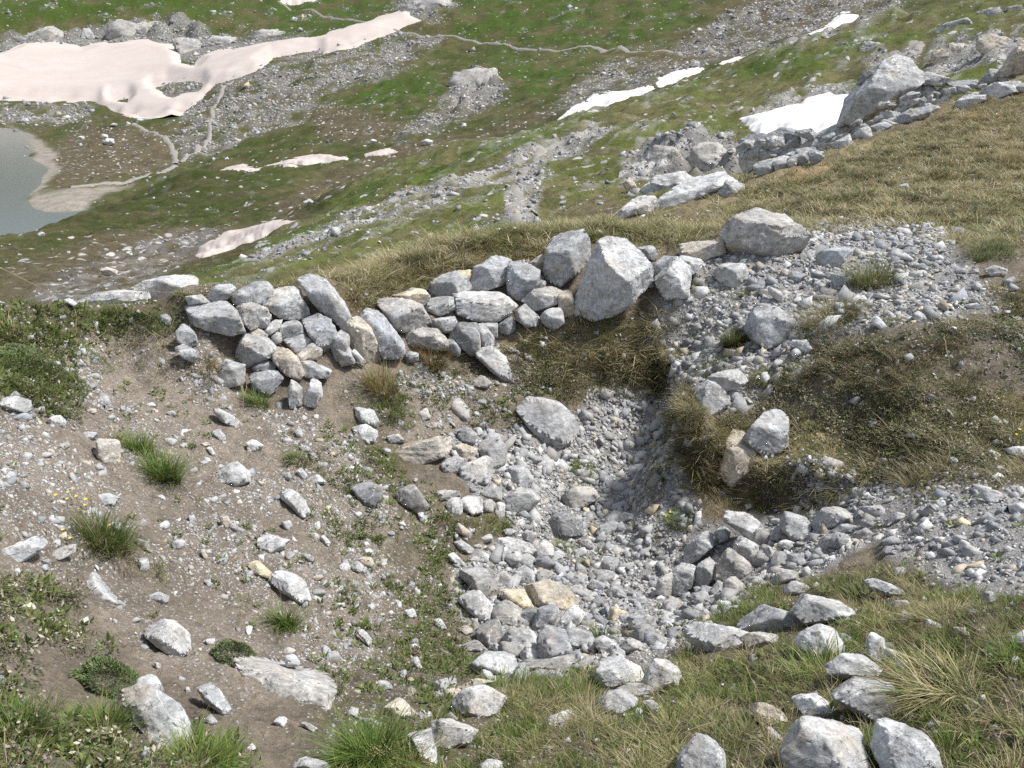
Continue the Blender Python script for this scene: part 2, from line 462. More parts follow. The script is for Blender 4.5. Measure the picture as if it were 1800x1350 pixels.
# spur: crest, face, hollow with snow
fr((343, 492, 26), (420, 458, 34), (500, 405, 45), (600, 340, 58), (690, 290, 70), (850, 253, 85), (1000, 213, 95), (1150, 160, 105), (1310, 103, 115), (1400, 75, 120), (1550, 40, 125), (1700, 10, 130), (1850, -20, 135))
fr((700, 430, 22), (560, 475, 20), (900, 415, 22), (900, 330, 38), (700, 370, 36), (1000, 300, 45), (1060, 222, 72), (1100, 335, 30), (1200, 290, 37), (1190, 205, 62), (1300, 235, 46), (1400, 225, 50), (1400, 178, 62), (1330, 195, 60), (1290, 325, 26), (1500, 160, 68), (1600, 85, 85), (1700, 60, 82), (1700, 120, 58), (1800, 80, 64), (1600, 130, 64), (1250, 150, 92), (1950, 80, 60))
fr((1400, 330, 28), (1600, 260, 34), (1800, 200, 40), (500, 560, 15), (100, 560, 18), (900, 480, 15), (1300, 420, 17))
# hidden fall behind the spur
fr((420, 475, 48), (600, 368, 88), (690, 315, 100), (850, 283, 120), (1000, 243, 130), (1150, 190, 140), (1310, 132, 150), (1400, 105, 160), (1550, 72, 170), (1700, 48, 180), (1850, 20, 190))
# low ridge on the left and the gully snow
fr((0, 505, 45), (100, 475, 58), (200, 500, 40), (300, 470, 50), (250, 430, 75), (100, 432, 92), (0, 432, 98), (100, 402, 112), (180, 362, 132), (310, 307, 172), (400, 308, 182), (480, 332, 142), (400, 370, 112), (300, 380, 112), (200, 420, 92), (350, 450, 62), (430, 420, 78), (510, 392, 92), (-200, 440, 100), (-200, 500, 50))
fr((0, 452, 135), (100, 425, 150), (180, 388, 185), (-200, 460, 140))
# lake bed and shore flats
fz((200, 217, -26), (245, 225, -26), (170, 212, -26.5), (115, 300, -28.9), (120, 330, -28.9), (160, 275, -28.6), (20, 212, -28.8), (60, 340, -29.9), (0, 330, -32.5), (-150, 330, -34), (-150, 250, -34), (0, 250, -31.6), (20, 390, -31.5), (50, 300, -30.7), (95, 270, -29.3), (130, 258, -28.9), (200, 330, -29.4), (312, 288, -28.5), (110, 362, -29.2), (60, 222, -29.2), (0, 205, -28.9), (150, 225, -28), (70, 352, -29.7), (25, 250, -30.6))
fr((240, 300, 235), (380, 255, 270), (300, 212, 395), (180, 185, 450), (0, 178, 480), (-200, 180, 480))
# old snow, the cliffs over it, the far pastures
fr((0, 92, 560), (150, 78, 565), (320, 85, 520), (480, 78, 470), (720, 28, 480), (560, 92, 440), (150, 130, 510), (420, 130, 420), (0, 20, 640), (300, 0, 650), (600, 25, 570), (300, 50, 560), (-200, 80, 600))
fr((0, -120, 820), (500, -120, 800), (900, -120, 740), (1400, -120, 700), (1900, -120, 700))
fr((400, 200, 330), (460, 150, 385), (550, 250, 212), (650, 200, 265), (700, 130, 355), (600, 285, 178), (690, 268, 170), (850, 83, 410), (900, 195, 232), (1000, 100, 350), (990, 170, 235), (1100, 120, 300), (1200, 88, 335), (1300, 84, 285), (1000, 0, 480), (1300, 20, 400), (1450, 8, 350), (1500, 38, 265), (1150, 142, 195), (985, 203, 168), (1410, 68, 235), (1570, 26, 255), (800, 150, 300), (820, 210, 225), (1700, -20, 330))
TF = Terrain(FAR, math.radians(-50), math.radians(50), 540, 14.0, 900.0, 460, 4e-4)

# ------------------------------------------------------------------ cover of the near ground (what grows or lies where)
PXn, PYn = TN.pix()
P3n = np.stack([TN.X, TN.Y, TN.Z], -1)
wx = 26 * fbm(P3n * 1.9, 3, 3) * np.clip(4.0 / TN.R, .3, 1.2); wy = 18 * fbm(P3n * 1.9, 9, 3) * np.clip(4.0 / TN.R, .3, 1.2)
cx = np.clip(PXn, -40, 1840) + wx; cy = np.minimum(PYn, 1390) + wy
def cover(polys, soft=18):
    m = np.zeros(cx.shape)
    for p in polys: m = np.maximum(m, sstep(-soft, soft, poly_sd(cx, cy, p)))
    return m
SOIL = [[(100, 585), (330, 560), (420, 680), (560, 720), (640, 800), (700, 950), (680, 1100), (600, 1200), (420, 1220), (260, 1150), (120, 1060), (-60, 1010), (-60, 720), (100, 700)],
        [(600, 660), (820, 660), (830, 740), (680, 780), (600, 720)], [(1150, 640), (1230, 700), (1230, 800), (1150, 760)], [(1560, 860), (1760, 800), (1790, 850), (1600, 900)]]
GRAV = [[(770, 770), (1000, 760), (1060, 700), (1130, 760), (1200, 860), (1240, 930), (1550, 900), (1540, 960), (1330, 1060), (1150, 1130), (880, 1190), (800, 1060), (900, 930)],
        [(1150, 545), (1210, 460), (1430, 400), (1640, 405), (1710, 470), (1760, 540), (1560, 560), (1410, 600), (1300, 650), (1190, 660), (1120, 600)],
        [(1550, 940), (1620, 880), (1860, 840), (1860, 1020), (1650, 1020)], [(1030, 700), (1180, 690), (1180, 840), (1040, 830)],
        [(1120, 1110), (1300, 1060), (1250, 1120), (1130, 1150)], [(1190, 640), (1400, 600), (1430, 640), (1330, 700), (1240, 740), (1190, 700)], [(1380, 850), (1560, 860), (1600, 900), (1400, 910)]]
GREEN = [[(850, 1210), (1000, 1170), (1150, 1180), (1300, 1040), (1560, 1015), (1860, 1050), (1860, 1420), (560, 1420), (640, 1310), (800, 1260)],
         [(-60, 545), (330, 525), (340, 575), (110, 590), (120, 690), (-60, 690)], [(600, 700), (700, 730), (700, 830), (640, 830)], [(780, 890), (880, 880), (900, 950), (790, 960)]]
DRY = [[(330, 530), (450, 520), (540, 530), (640, 455), (1000, 390), (1310, 305), (1860, 110), (1860, 440), (1640, 412), (1440, 395), (1270, 420), (1120, 430), (850, 480), (640, 540)],
       [(870, 590), (1150, 540), (1190, 600), (1150, 700), (1000, 710), (900, 660)], [(1190, 740), (1500, 740), (1860, 690), (1860, 840), (1560, 880), (1260, 900), (1190, 840)]]
SHRUB = [[(1400, 590), (1560, 560), (1860, 500), (1860, 780), (1500, 830), (1330, 800), (1230, 740), (1400, 650)], [(-60, 1040), (140, 1060), (240, 1180), (230, 1290), (400, 1310), (400, 1420), (-60, 1420)],
         [(-60, 600), (100, 600), (120, 720), (40, 720), (-60, 700)]]
HERB = [[(560, 760), (700, 850), (780, 900), (830, 1100), (830, 1200), (640, 1230), (600, 1050), (520, 850)], [(880, 590), (1000, 650), (960, 760), (760, 740), (640, 700), (700, 650)], [(560, 1200), (840, 1200), (840, 1300), (560, 1330)]]
w_soil = cover(SOIL); w_grav = cover(GRAV); w_green = cover(GREEN); w_dry = cover(DRY, 24); w_shrub = cover(SHRUB, 30); w_herb = cover(HERB, 40)
w_grav *= (1 - 0.9 * w_green); w_dry *= (1 - 0.95 * w_grav); w_shrub *= (1 - 0.9 * w_grav); w_shrub *= .45 + .55 * sstep(-.5, .3, fbm(P3n * 2.1, 35, 3)); w_shrub = np.where((cx < 500) & (cy > 1000), w_shrub * sstep(-.6, .5, fbm(P3n * 2.6, 33, 3)), w_shrub); w_herb *= 1 - 0.5 * w_grav
patch = fbm(P3n * 3.1, 21, 3)
bare = sstep(0.1, 0.6, patch)
w_grav = w_grav * 1.0
TN.w = dict(soil=w_soil, grav=w_grav, green=w_green, dry=w_dry, shrub=w_shrub, herb=w_herb)
# relief: hummocks under the turf, clods and ruts in the soil
turf = np.clip(w_green + w_dry + w_shrub, 0, 1)
TN.Z = TN.Z + np.clip(TN.R / 4, .4, 3) * (0.030 * turf * fbm(P3n * np.array([3.5, 3.5, 3.5]), 41, 3) + 0.018 * (1 - turf) * fbm(P3n * 6, 43, 3)) + 0.010 * fbm(P3n * 24, 47, 3, .6)
SCARP = [(1120, 600), (1150, 640), (1180, 700), (1188, 765), (1235, 835), (1310, 864), (1420, 874), (1560, 866), (2400, 860), (2400, 100), (1120, 100)]
s_sd = poly_sd(cx - .6 * wx, cy - .6 * wy, SCARP)
s_w = sstep(610, 670, PYn) * (1 - sstep(1400, 1540, PXn)) * (PYn < 1000)
TN.Z = TN.Z + s_w * (.20 * sstep(-5, 9, s_sd) * np.exp(-np.clip(s_sd, 0, None) / 70) - .03 * np.exp(-(s_sd + 10) ** 2 / 200))
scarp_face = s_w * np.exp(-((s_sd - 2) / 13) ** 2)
TN.update()

def mixc(*pairs):
    num = 0; den = 1e-6
    for wgt, c in pairs:
        num = num + wgt[..., None] * np.array(c, float); den = den + wgt[..., None]
    return num / den
var = np.clip(0.5 + 0.5 * fbm(P3n * 1.3, 51, 3), 0, 1)
c_dry = (np.array([.27, .215, .125])[None, None] * (1 - var[..., None]) + np.array([.16, .14, .065]) * var[..., None])
colN = mixc((0.15 + 0 * w_soil, (.21, .175, .135)), (1.2 * w_soil, (.258, .216, .172)), (1.4 * w_grav, (.36, .35, .335)), (.8 * w_green, (.135, .115, .07)), (1.1 * w_shrub, (.18, .155, .12)), (0.5 * w_herb, (.17, .145, .105)))
var2 = fbm(P3n * .8, 57, 4, .6)
c_dry = c_dry * (1 + .45 * var2[..., None]) + np.array([.06, .02, -.01]) * sstep(.25, .7, fbm(P3n * 1.1, 58, 3))[..., None]
colN = colN * (1 - w_dry[..., None] * .85) + c_dry * w_dry[..., None] * .85
colN *= (1 - 0.18 * sstep(0.1, .7, fbm(P3n * 2.2, 77, 3)))[..., None]
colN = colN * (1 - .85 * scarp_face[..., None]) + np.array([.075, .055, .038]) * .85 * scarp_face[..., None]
gritN = np.clip(.04 + .34 * w_soil + .85 * w_grav + .1 * w_herb - .15 * w_green, 0.02, .9) * (0.75 + 0.5 * var)
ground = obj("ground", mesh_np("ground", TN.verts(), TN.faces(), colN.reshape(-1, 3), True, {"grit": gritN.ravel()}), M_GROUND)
tag(ground, "brown stony soil and turf around the hollow", kind="structure")

# ------------------------------------------------------------------ cover of the valley
PXf, PYf = TF.pix()
P3f = np.stack([TF.X, TF.Y, TF.Z], -1)
dn = np.stack([TF.AZ * 40, TF.LR * 40, 0 * TF.AZ], -1)
fx = np.clip(PXf, -60, 1860) + 9 * fbm(dn * .9, 3, 4); fy = np.clip(PYf, -60, 700) + 4 * fbm(dn * .9, 5, 4)
def coverf(polys, soft=7):
    m = np.zeros(fx.shape)
    for p in polys: m = np.maximum(m, sstep(-soft, soft, poly_sd(fx, fy, p)))
    return m
SCREE = [[(265, 165), (290, 145), (365, 140), (360, 165), (300, 178)], [(365, 150), (470, 105), (560, 85), (700, 55), (780, 70), (700, 130), (560, 160), (540, 210), (440, 235), (400, 265), (330, 285), (300, 250), (310, 215)],
         [(430, 455), (560, 400), (760, 320), (880, 275), (1060, 215), (1080, 230), (980, 285), (840, 340), (650, 400), (500, 450)],
         [(900, 420), (890, 350), (915, 290), (960, 300), (940, 360), (945, 420)],
         [(960, 205), (1010, 155), (1080, 105), (1180, 120), (1300, 90), (1150, 150), (1040, 200)],
         [(1180, 95), (1250, 40), (1380, -10), (1600, -10), (1560, 30), (1420, 75), (1310, 100)],
         [(1090, 330), (1100, 270), (1180, 240), (1290, 235), (1320, 300), (1310, 330), (1200, 300)],
         [(760, 190), (830, 125), (890, 150), (860, 200), (800, 215), (720, 240), (680, 270), (700, 240)],
         [(0, 185), (160, 190), (150, 215), (0, 220)], [(1470, 110), (1600, 80), (1800, 60), (1800, 115), (1600, 130), (1500, 120)],
         [(1300, 195), (1400, 165), (1500, 160), (1500, 180), (1310, 215)], [(60, 500), (250, 430), (330, 400), (400, 410), (340, 450), (300, 480), (200, 530), (60, 560)]]
BROWN = [[(150, 215), (300, 235), (310, 300), (250, 310), (100, 330), (80, 270)], [(1080, 110), (1200, 90), (1330, 80), (1310, 105), (1150, 130)],
         [(0, 490), (150, 450), (330, 430), (520, 370), (560, 380), (500, 400), (350, 460), (0, 560)], [(980, 380), (1060, 330), (1100, 380), (1040, 400)],
         [(1300, 0), (1480, 0), (1420, 70), (1300, 60)], [(540, 190), (600, 180), (720, 220), (650, 260), (560, 240)]]
LUSH = [[(0, -60), (500, -60), (700, 0), (650, 40), (450, 70), (300, 30), (100, 60), (0, 50)], [(560, 180), (600, 120), (760, 110), (780, 170), (700, 200), (600, 210)], [(780, 60), (830, -60), (1230, -60), (1210, 30), (1180, 80), (1000, 80)],
        [(860, 100), (1060, 90), (1010, 130), (950, 170), (880, 140)], [(1180, 150), (1400, 80), (1500, 60), (1480, 100), (1250, 145)]]
LUSH.append([(343, 494), (500, 408), (600, 343), (700, 290), (860, 254), (1000, 214), (1010, 232), (860, 282), (700, 325), (520, 425), (380, 498)])
LUSH.append([(1170, 160), (1320, 105), (1420, 78), (1600, 40), (1620, 60), (1450, 110), (1280, 150)])
BROWN.append([(500, 392), (560, 350), (690, 280), (850, 246), (980, 206), (960, 192), (840, 230), (690, 262), (560, 315), (470, 375)])
BROWN.append([(0, 470), (120, 440), (260, 400), (380, 400), (330, 440), (180, 500), (0, 520)])
SILT = [[(60, 342), (130, 332), (230, 322), (185, 345), (150, 372), (90, 382), (30, 372)], [(10, 218), (60, 240), (100, 272), (100, 300), (70, 345), (50, 345), (60, 300), (55, 268)]]
CLIFF = [[(0, 65), (150, 55), (320, 35), (420, 70), (530, 60), (420, 95), (330, 110), (150, 85), (0, 100)], [(690, 0), (800, 0), (770, 30), (720, 35)], [(1120, 250), (1220, 240), (1300, 270), (1300, 310), (1160, 310)], [(790, 155), (830, 120), (890, 150), (850, 190), (800, 195)]]
f_sc = coverf(SCREE, 9); f_br = coverf(BROWN, 14); f_lu = coverf(LUSH, 14); f_si = coverf(SILT, 6); f_cl = coverf(CLIFF, 6)
f_n = fbm(dn * 1.7, 61, 4); f_n2 = fbm(dn * 0.55, 67, 3)
along = .41 * TF.X + .91 * TF.Y; across = .91 * TF.X - .41 * TF.Y
streak = fbm(np.stack([along * .09, across * .75, 0 * along], -1), 63, 4, .6)      # terracettes and scree runs along the spur
def crest_r(pts):
    a, _ = az_t(np.array([p[0] for p in pts], float), np.array([p[1] for p in pts], float)); o = np.argsort(a)
    return np.interp(TF.az, a[o], np.array([p[2] for p in pts], float)[o])[None, :]
SPUR_R = crest_r([(-300, 560, 19), (330, 500, 24), (343, 492, 26), (420, 458, 34), (500, 405, 45), (600, 340, 58), (690, 290, 70), (850, 253, 85), (1000, 213, 95), (1150, 160, 105), (1310, 103, 115), (1400, 75, 120), (1550, 40, 125), (1700, 10, 130), (1850, -20, 135)])
RIDGE_R = crest_r([(-200, 440, 100), (0, 432, 98), (100, 402, 112), (180, 362, 132), (310, 307, 172), (400, 308, 182), (480, 332, 142), (530, 380, 95), (600, 340, 58)])
on_spur = sstep(1.04, .99, TF.R / SPUR_R)
on_ridge = sstep(1.04, .99, TF.R / RIDGE_R) * (1 - on_spur) * (PXf < 600)
f_sc = np.clip(f_sc * (on_spur * sstep(-.75, .05, streak) + (1 - on_spur) * sstep(-.75, .25, f_n)) + .55 * sstep(.62, 1.0, f_n) + on_spur * .35 * sstep(.55, .9, streak), 0, 1)
g1 = np.array([.060, .078, .020]); g2 = np.array([.108, .098, .045]); gl = np.array([.060, .096, .017])
mixg = np.clip(.5 + .8 * f_n2 + .5 * f_n * (1 - on_spur) + .6 * streak * on_spur, 0, 1)[..., None]
base_g1 = g1 * (1 + .30 * on_spur - .12 * on_ridge)[..., None] + np.array([.016, .010, .003]) * on_spur[..., None]  # lit spur and shaded left ridge put into the grass colour
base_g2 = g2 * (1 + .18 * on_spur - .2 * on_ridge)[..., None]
colF = base_g1 * mixg + base_g2 * (1 - mixg)
f_lu = f_lu * sstep(-.75, .15, f_n + .5 * f_n2)
colF = colF * (1 - .8 * f_lu[..., None]) + gl * .8 * f_lu[..., None]
colF = colF * (1 - .75 * f_br[..., None]) + np.array([.135, .105, .07]) * .75 * f_br[..., None]
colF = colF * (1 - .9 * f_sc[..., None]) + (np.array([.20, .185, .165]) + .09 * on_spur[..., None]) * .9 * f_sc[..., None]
colF = colF * (1 - f_si[..., None]) + np.array([.27, .24, .20]) * f_si[..., None]
colF = colF * (1 - .8 * f_cl[..., None]) + np.array([.23, .22, .21]) * .8 * f_cl[..., None]
under = sstep(LAKE_Z + .2, LAKE_Z - .6, TF.Z)[..., None] * (PXf < 200)[..., None]
colF = colF * (1 - under) + np.array([.2, .19, .16]) * under
colF *= (1 - .16 * (1 - on_spur) * (1 - f_si))[..., None]  # ground behind the spur crest painted darker, standing in for landform shading
gritF = np.clip(.015 + (.42 + .3 * on_spur) * f_sc + .12 * f_br + .3 * f_cl, 0, .7) * (1 - f_si)
f_snow = sstep(-14, 6, poly_sd(PXf, PYf, [(-80, 88), (0, 90), (150, 70), (320, 72), (500, 60), (700, 14), (750, 32), (560, 98), (370, 155), (300, 218), (180, 184), (-80, 182)]))
amp = (1 - .92 * f_snow) * TF.R * (0.0030 + .006 * f_cl + .0016 * f_sc) * (1 - f_si)
TF.Z0 = TF.Z.copy()
relief = (.5 + 1.1 * on_spur) * fbm(dn * .4, 70, 2) + fbm(dn * 1.3, 71, 4, .55) + on_spur * .6 * streak
ridg = 1 - np.abs(fbm(dn * 2.6, 73, 3))
TF.Z = TF.Z + np.where((PXf < 160) & (TF.Z < LAKE_Z + 2) & (TF.R > 140), .1, 1.0) * (amp * relief + TF.R * .0012 * (ridg - .5) * (1 - f_si) * (1 - f_snow))
TF.update()
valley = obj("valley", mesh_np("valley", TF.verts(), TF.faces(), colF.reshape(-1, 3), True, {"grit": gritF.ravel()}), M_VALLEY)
tag(valley, "green and stony mountain slopes around the lake basin", kind="structure")

# lake
th = np.linspace(0, 2 * math.pi, 97)[:-1]
lv = np.concatenate([[[-190, 270, LAKE_Z]], np.stack([-190 + 260 * np.cos(th), 290 + 260 * np.sin(th), np.full(96, LAKE_Z)], -1)])
lf = np.array([[0, 1 + i, 1 + (i + 1) % 96] for i in range(96)])
lake = obj("lake", mesh_np("lake", lv, lf), M_WATER); tag(lake, "pale teal mountain lake at the left edge", kind="structure")

# ------------------------------------------------------------------ snow patches: sheets that thin out and dip under the ground at their rims
def snow(poly, holes, thick, mat, label, r0, r1, cat="snow", slab=0.0):
    P = np.array(poly, float); a, _ = az_t(P[:, 0], P[:, 1])
    na, nr = (180, 130) if len(poly) > 20 else (100, 80)
    A, L = np.meshgrid(np.linspace(a.min() - .012, a.max() + .012, na), np.linspace(math.log(r0), math.log(r1), nr))
    R = np.exp(L); X = R * np.sin(A); Y = R * np.cos(A); Z = TF.samp(TF.Z, A, L)
    px, py = project(np.stack([X, Y, Z], -1))
    q = np.stack([A * 40, L * 40, 0 * A], -1)
    px = px + 4 * fbm(q * 1.3, 5, 4); py = py + 2.2 * fbm(q * 1.3, 8, 4)
    sd = poly_sd(px, py, poly) + (2.5 if len(poly) < 20 else 1.0)
    for h in holes: sd = np.minimum(sd, -poly_sd(px, py, h))
    tt = sstep(0, 22, sd); Z0 = TF.samp(TF.Z0, A, L) + .0035 * R; Z = Z * (1 - tt) + np.maximum(Z0, Z - .004 * R) * tt
    lift = thick * np.clip(np.where(sd > 0, np.clip(sd, 0, None) / 16.0, sd / 5.0), -1.4, 1.0) + 0.15 * thick * fbm(q * .35, 15, 3) * (sd > 0) - .02 * thick
    Z = Z + lift
    keep = sd > -14
    idx = np.arange(na * nr).reshape(nr, na)
    F = np.stack([idx[:-1, :-1], idx[:-1, 1:], idx[1:, 1:], idx[1:, :-1]], -1).reshape(-1, 4)
    F = F[keep.ravel()[F].all(1)]
    used = np.unique(F); rm = np.zeros(na * nr, int); rm[used] = np.arange(len(used))
    V = np.stack([X, Y, Z], -1).reshape(-1, 3)[used]
    c = V.mean(0)
    o = obj("snow_patch", mesh_np("snow_patch", V - c, rm[F], None, True), mat, None, tuple(c))
    return tag(o, label, cat, "old snow patches")
def G(*p): return [(x / 2, y / 2) for x, y in p]
def H(*p): return [(900 + x / 2, y / 2) for x, y in p]
snow([(-60, 90)] + G((0, 185), (90, 150), (190, 145), (290, 165), (340, 150), (520, 138), (610, 155), (640, 220), (680, 230), (720, 190), (850, 165), (1000, 140), (1130, 125), (1300, 65), (1430, 32), (1450, 60), (1490, 70), (1380, 115), (1250, 165), (1140, 190), (1110, 170), (960, 205), (900, 250), (740, 310), (700, 360), (610, 430), (550, 420), (420, 405), (365, 375), (340, 358), (0, 352)) + [(-60, 178)],
     [G((545, 310), (600, 290), (710, 290), (690, 320), (600, 338)), G((400, 352), (445, 345), (440, 358))], 1.6, M_SNOWD, "broad pinkish snowfield above the lake with a bare gravel hole", 340, 640)
snow(G((690, 900), (705, 870), (800, 820), (950, 780), (1035, 775), (980, 815), (900, 850), (800, 885), (720, 905)), [], .35, M_SNOWD, "pink-tinged snow tongue in the gully left of the grassy spur", 48, 110)
snow(G((770, 598), (850, 585), (920, 588), (890, 600)), [], .5, M_SNOWD, "short thin snow strip in the valley bottom", 140, 240)
snow(G((935, 580), (1010, 562), (1120, 545), (1215, 555), (1150, 570), (1040, 580)), [], .6, M_SNOWD, "longer thin snow strip in the valley bottom", 140, 240)
snow(G((1280, 542), (1370, 525), (1395, 532), (1330, 545)), [], .5, M_SNOWD, "smallest snow sliver right of the valley bottom strips", 140, 260)
snow(H((160, 425), (220, 375), (290, 335), (400, 325), (490, 305), (500, 320), (400, 365), (300, 405), (220, 430)), [], .7, M_SNOW, "white snow wedge in the stream gully behind the spur", 135, 230)
snow(H((505, 290), (540, 265), (600, 245), (670, 238), (650, 260), (580, 295), (520, 305)), [], .6, M_SNOW, "small snow patch in the stream gully, between two others", 140, 260)
snow(H((735, 228), (780, 205), (835, 192), (815, 212), (760, 238)), [], .6, M_SNOW, "tiny snow patch highest in the stream gully beside the green spur", 140, 280)
snow(H((1000, 145), (1040, 120), (1110, 95), (1150, 47), (1190, 48), (1240, 62), (1400, 50), (1300, 75), (1190, 105), (1110, 140)), [], .8, M_SNOW, "white snow patch near the top right behind the spur crest", 150, 330)
snow(H((805, 415), (900, 395), (1000, 385), (1080, 355), (1210, 345), (1260, 360), (1300, 420), (1160, 490), (960, 500), (870, 480), (830, 445)), [], .35, M_SNOW, "bright white snow patch behind the heaped limestone blocks", 34, 75)
snow(G((980, 5), (1010, -8), (1110, -20), (1100, 0), (1040, 14)), [], 1.2, M_SNOWD, "snow scrap at the top edge of the far pasture", 450, 800)

# ------------------------------------------------------------------ trodden paths
def path(pix, width, T=TF, label=""):
    pts = [T.hit(x, y, 16) for x, y in pix]
    pts = [p for p in pts if p is not None]
    P = np.array(pts); out = []
    for i in range(len(P) - 1):
        p0 = P[max(i - 1, 0)]; p1 = P[i]; p2 = P[i + 1]; p3 = P[min(i + 2, len(P) - 1)]
        for s in np.linspace(0, 1, 14, endpoint=False):
            out.append(0.5 * ((2 * p1) + (-p0 + p2) * s + (2 * p0 - 5 * p1 + 4 * p2 - p3) * s * s + (-p0 + 3 * p1 - 3 * p2 + p3) * s ** 3))
    out = np.array(out); tg = np.gradient(out[:, :2], axis=0); tg /= np.linalg.norm(tg, axis=1, keepdims=True) + 1e-9
    nrm = np.stack([-tg[:, 1], tg[:, 0]], -1)
    k = np.linspace(-.5, .5, 5); wv = width * (1 + .35 * fbm(np.stack([out[:, 0], out[:, 1], 0 * out[:, 0]], -1) * .3, 4, 2))
    XY = out[:, None, :2] + nrm[:, None] * (k[None, :, None] * wv[:, None, None])
    r = np.hypot(XY[..., 0], XY[..., 1])
    Z = T.z_at(XY[..., 0], XY[..., 1]) + (0.0012 * r + .02) * (1 - 5.0 * k[None] ** 2)
    n = len(out); idx = np.arange(n * 5).reshape(n, 5)
    F = np.stack([idx[:-1, :-1], idx[:-1, 1:], idx[1:, 1:], idx[1:, :-1]], -1).reshape(-1, 4)
    o = obj("path", mesh_np("path", np.concatenate([XY, Z[..., None]], -1).reshape(-1, 3), F, None, True), M_PATH)
    tag(o, label, kind="structure")
path([(490, 3), (560, 25), (640, 40), (700, 55), (760, 66), (830, 72), (900, 83), (960, 88), (1050, 85), (1120, 92), (1180, 92), (1240, 85), (1310, 77)], 2.4, label="footpath crossing the far green hillside")
path([(408, 145), (382, 180), (370, 215), (368, 240), (345, 268), (313, 287)], 1.8, label="footpath down the grey scree fan")
path([(235, 218), (285, 240), (303, 262), (309, 290)], 1.8, label="short footpath joining below the snowfield")
path([(309, 292), (250, 312), (190, 322), (120, 330)], 2.0, label="footpath along the lake shore")
path([(918, 412), (905, 370), (908, 335), (922, 300), (965, 262), (1020, 235), (1062, 221)], 0.6, label="footpath climbing the grassy spur")
path([(1580, 118), (1586, 98), (1612, 84), (1606, 70)], 1.0, label="footpath on the upper right slope")
path([(1385, 172), (1450, 170), (1500, 162)], 0.7, label="footpath above the bright snow patch")

# ------------------------------------------------------------------ rocks
def icosphere(level):
    t = (1 + 5 ** .5) / 2
    V = [(-1, t, 0), (1, t, 0), (-1, -t, 0), (1, -t, 0), (0, -1, t), (0, 1, t), (0, -1, -t), (0, 1, -t), (t, 0, -1), (t, 0, 1), (-t, 0, -1), (-t, 0, 1)]
    F = [(0, 11, 5), (0, 5, 1), (0, 1, 7), (0, 7, 10), (0, 10, 11), (1, 5, 9), (5, 11, 4), (11, 10, 2), (10, 7, 6), (7, 1, 8), (3, 9, 4), (3, 4, 2), (3, 2, 6), (3, 6, 8), (3, 8, 9), (4, 9, 5), (2, 4, 11), (6, 2, 10), (8, 6, 7), (9, 8, 1)]
    V = [np.array(v) / np.linalg.norm(v) for v in V]
    for _ in range(level):
        cache = {}; NF = []
        def mid(a, b):
            k = (min(a, b), max(a, b))
            if k not in cache:
                m = V[a] + V[b]; V.append(m / np.linalg.norm(m)); cache[k] = len(V) - 1
            return cache[k]
        for a, b, c in F:
            x, y, z = mid(a, b), mid(b, c), mid(c, a)
            NF += [(a, x, z), (b, y, x), (c, z, y), (x, y, z)]
        F = NF
    return np.array(V), np.array(F)
ICO = {l: icosphere(l) for l in (0, 1, 2, 3, 4, 5)}

def hull2(pts):
    pts = sorted(set(map(tuple, pts)))
    def half(ps):
        h = []
        for p in ps:
            while len(h) > 1 and (h[-1][0] - h[-2][0]) * (p[1] - h[-2][1]) - (h[-1][1] - h[-2][1]) * (p[0] - h[-2][0]) <= 0: h.pop()
            h.append(p)
        return h
    a = half(pts); b = half(pts[::-1])
    return np.array(a[:-1] + b[:-1])                       # counter-clockwise

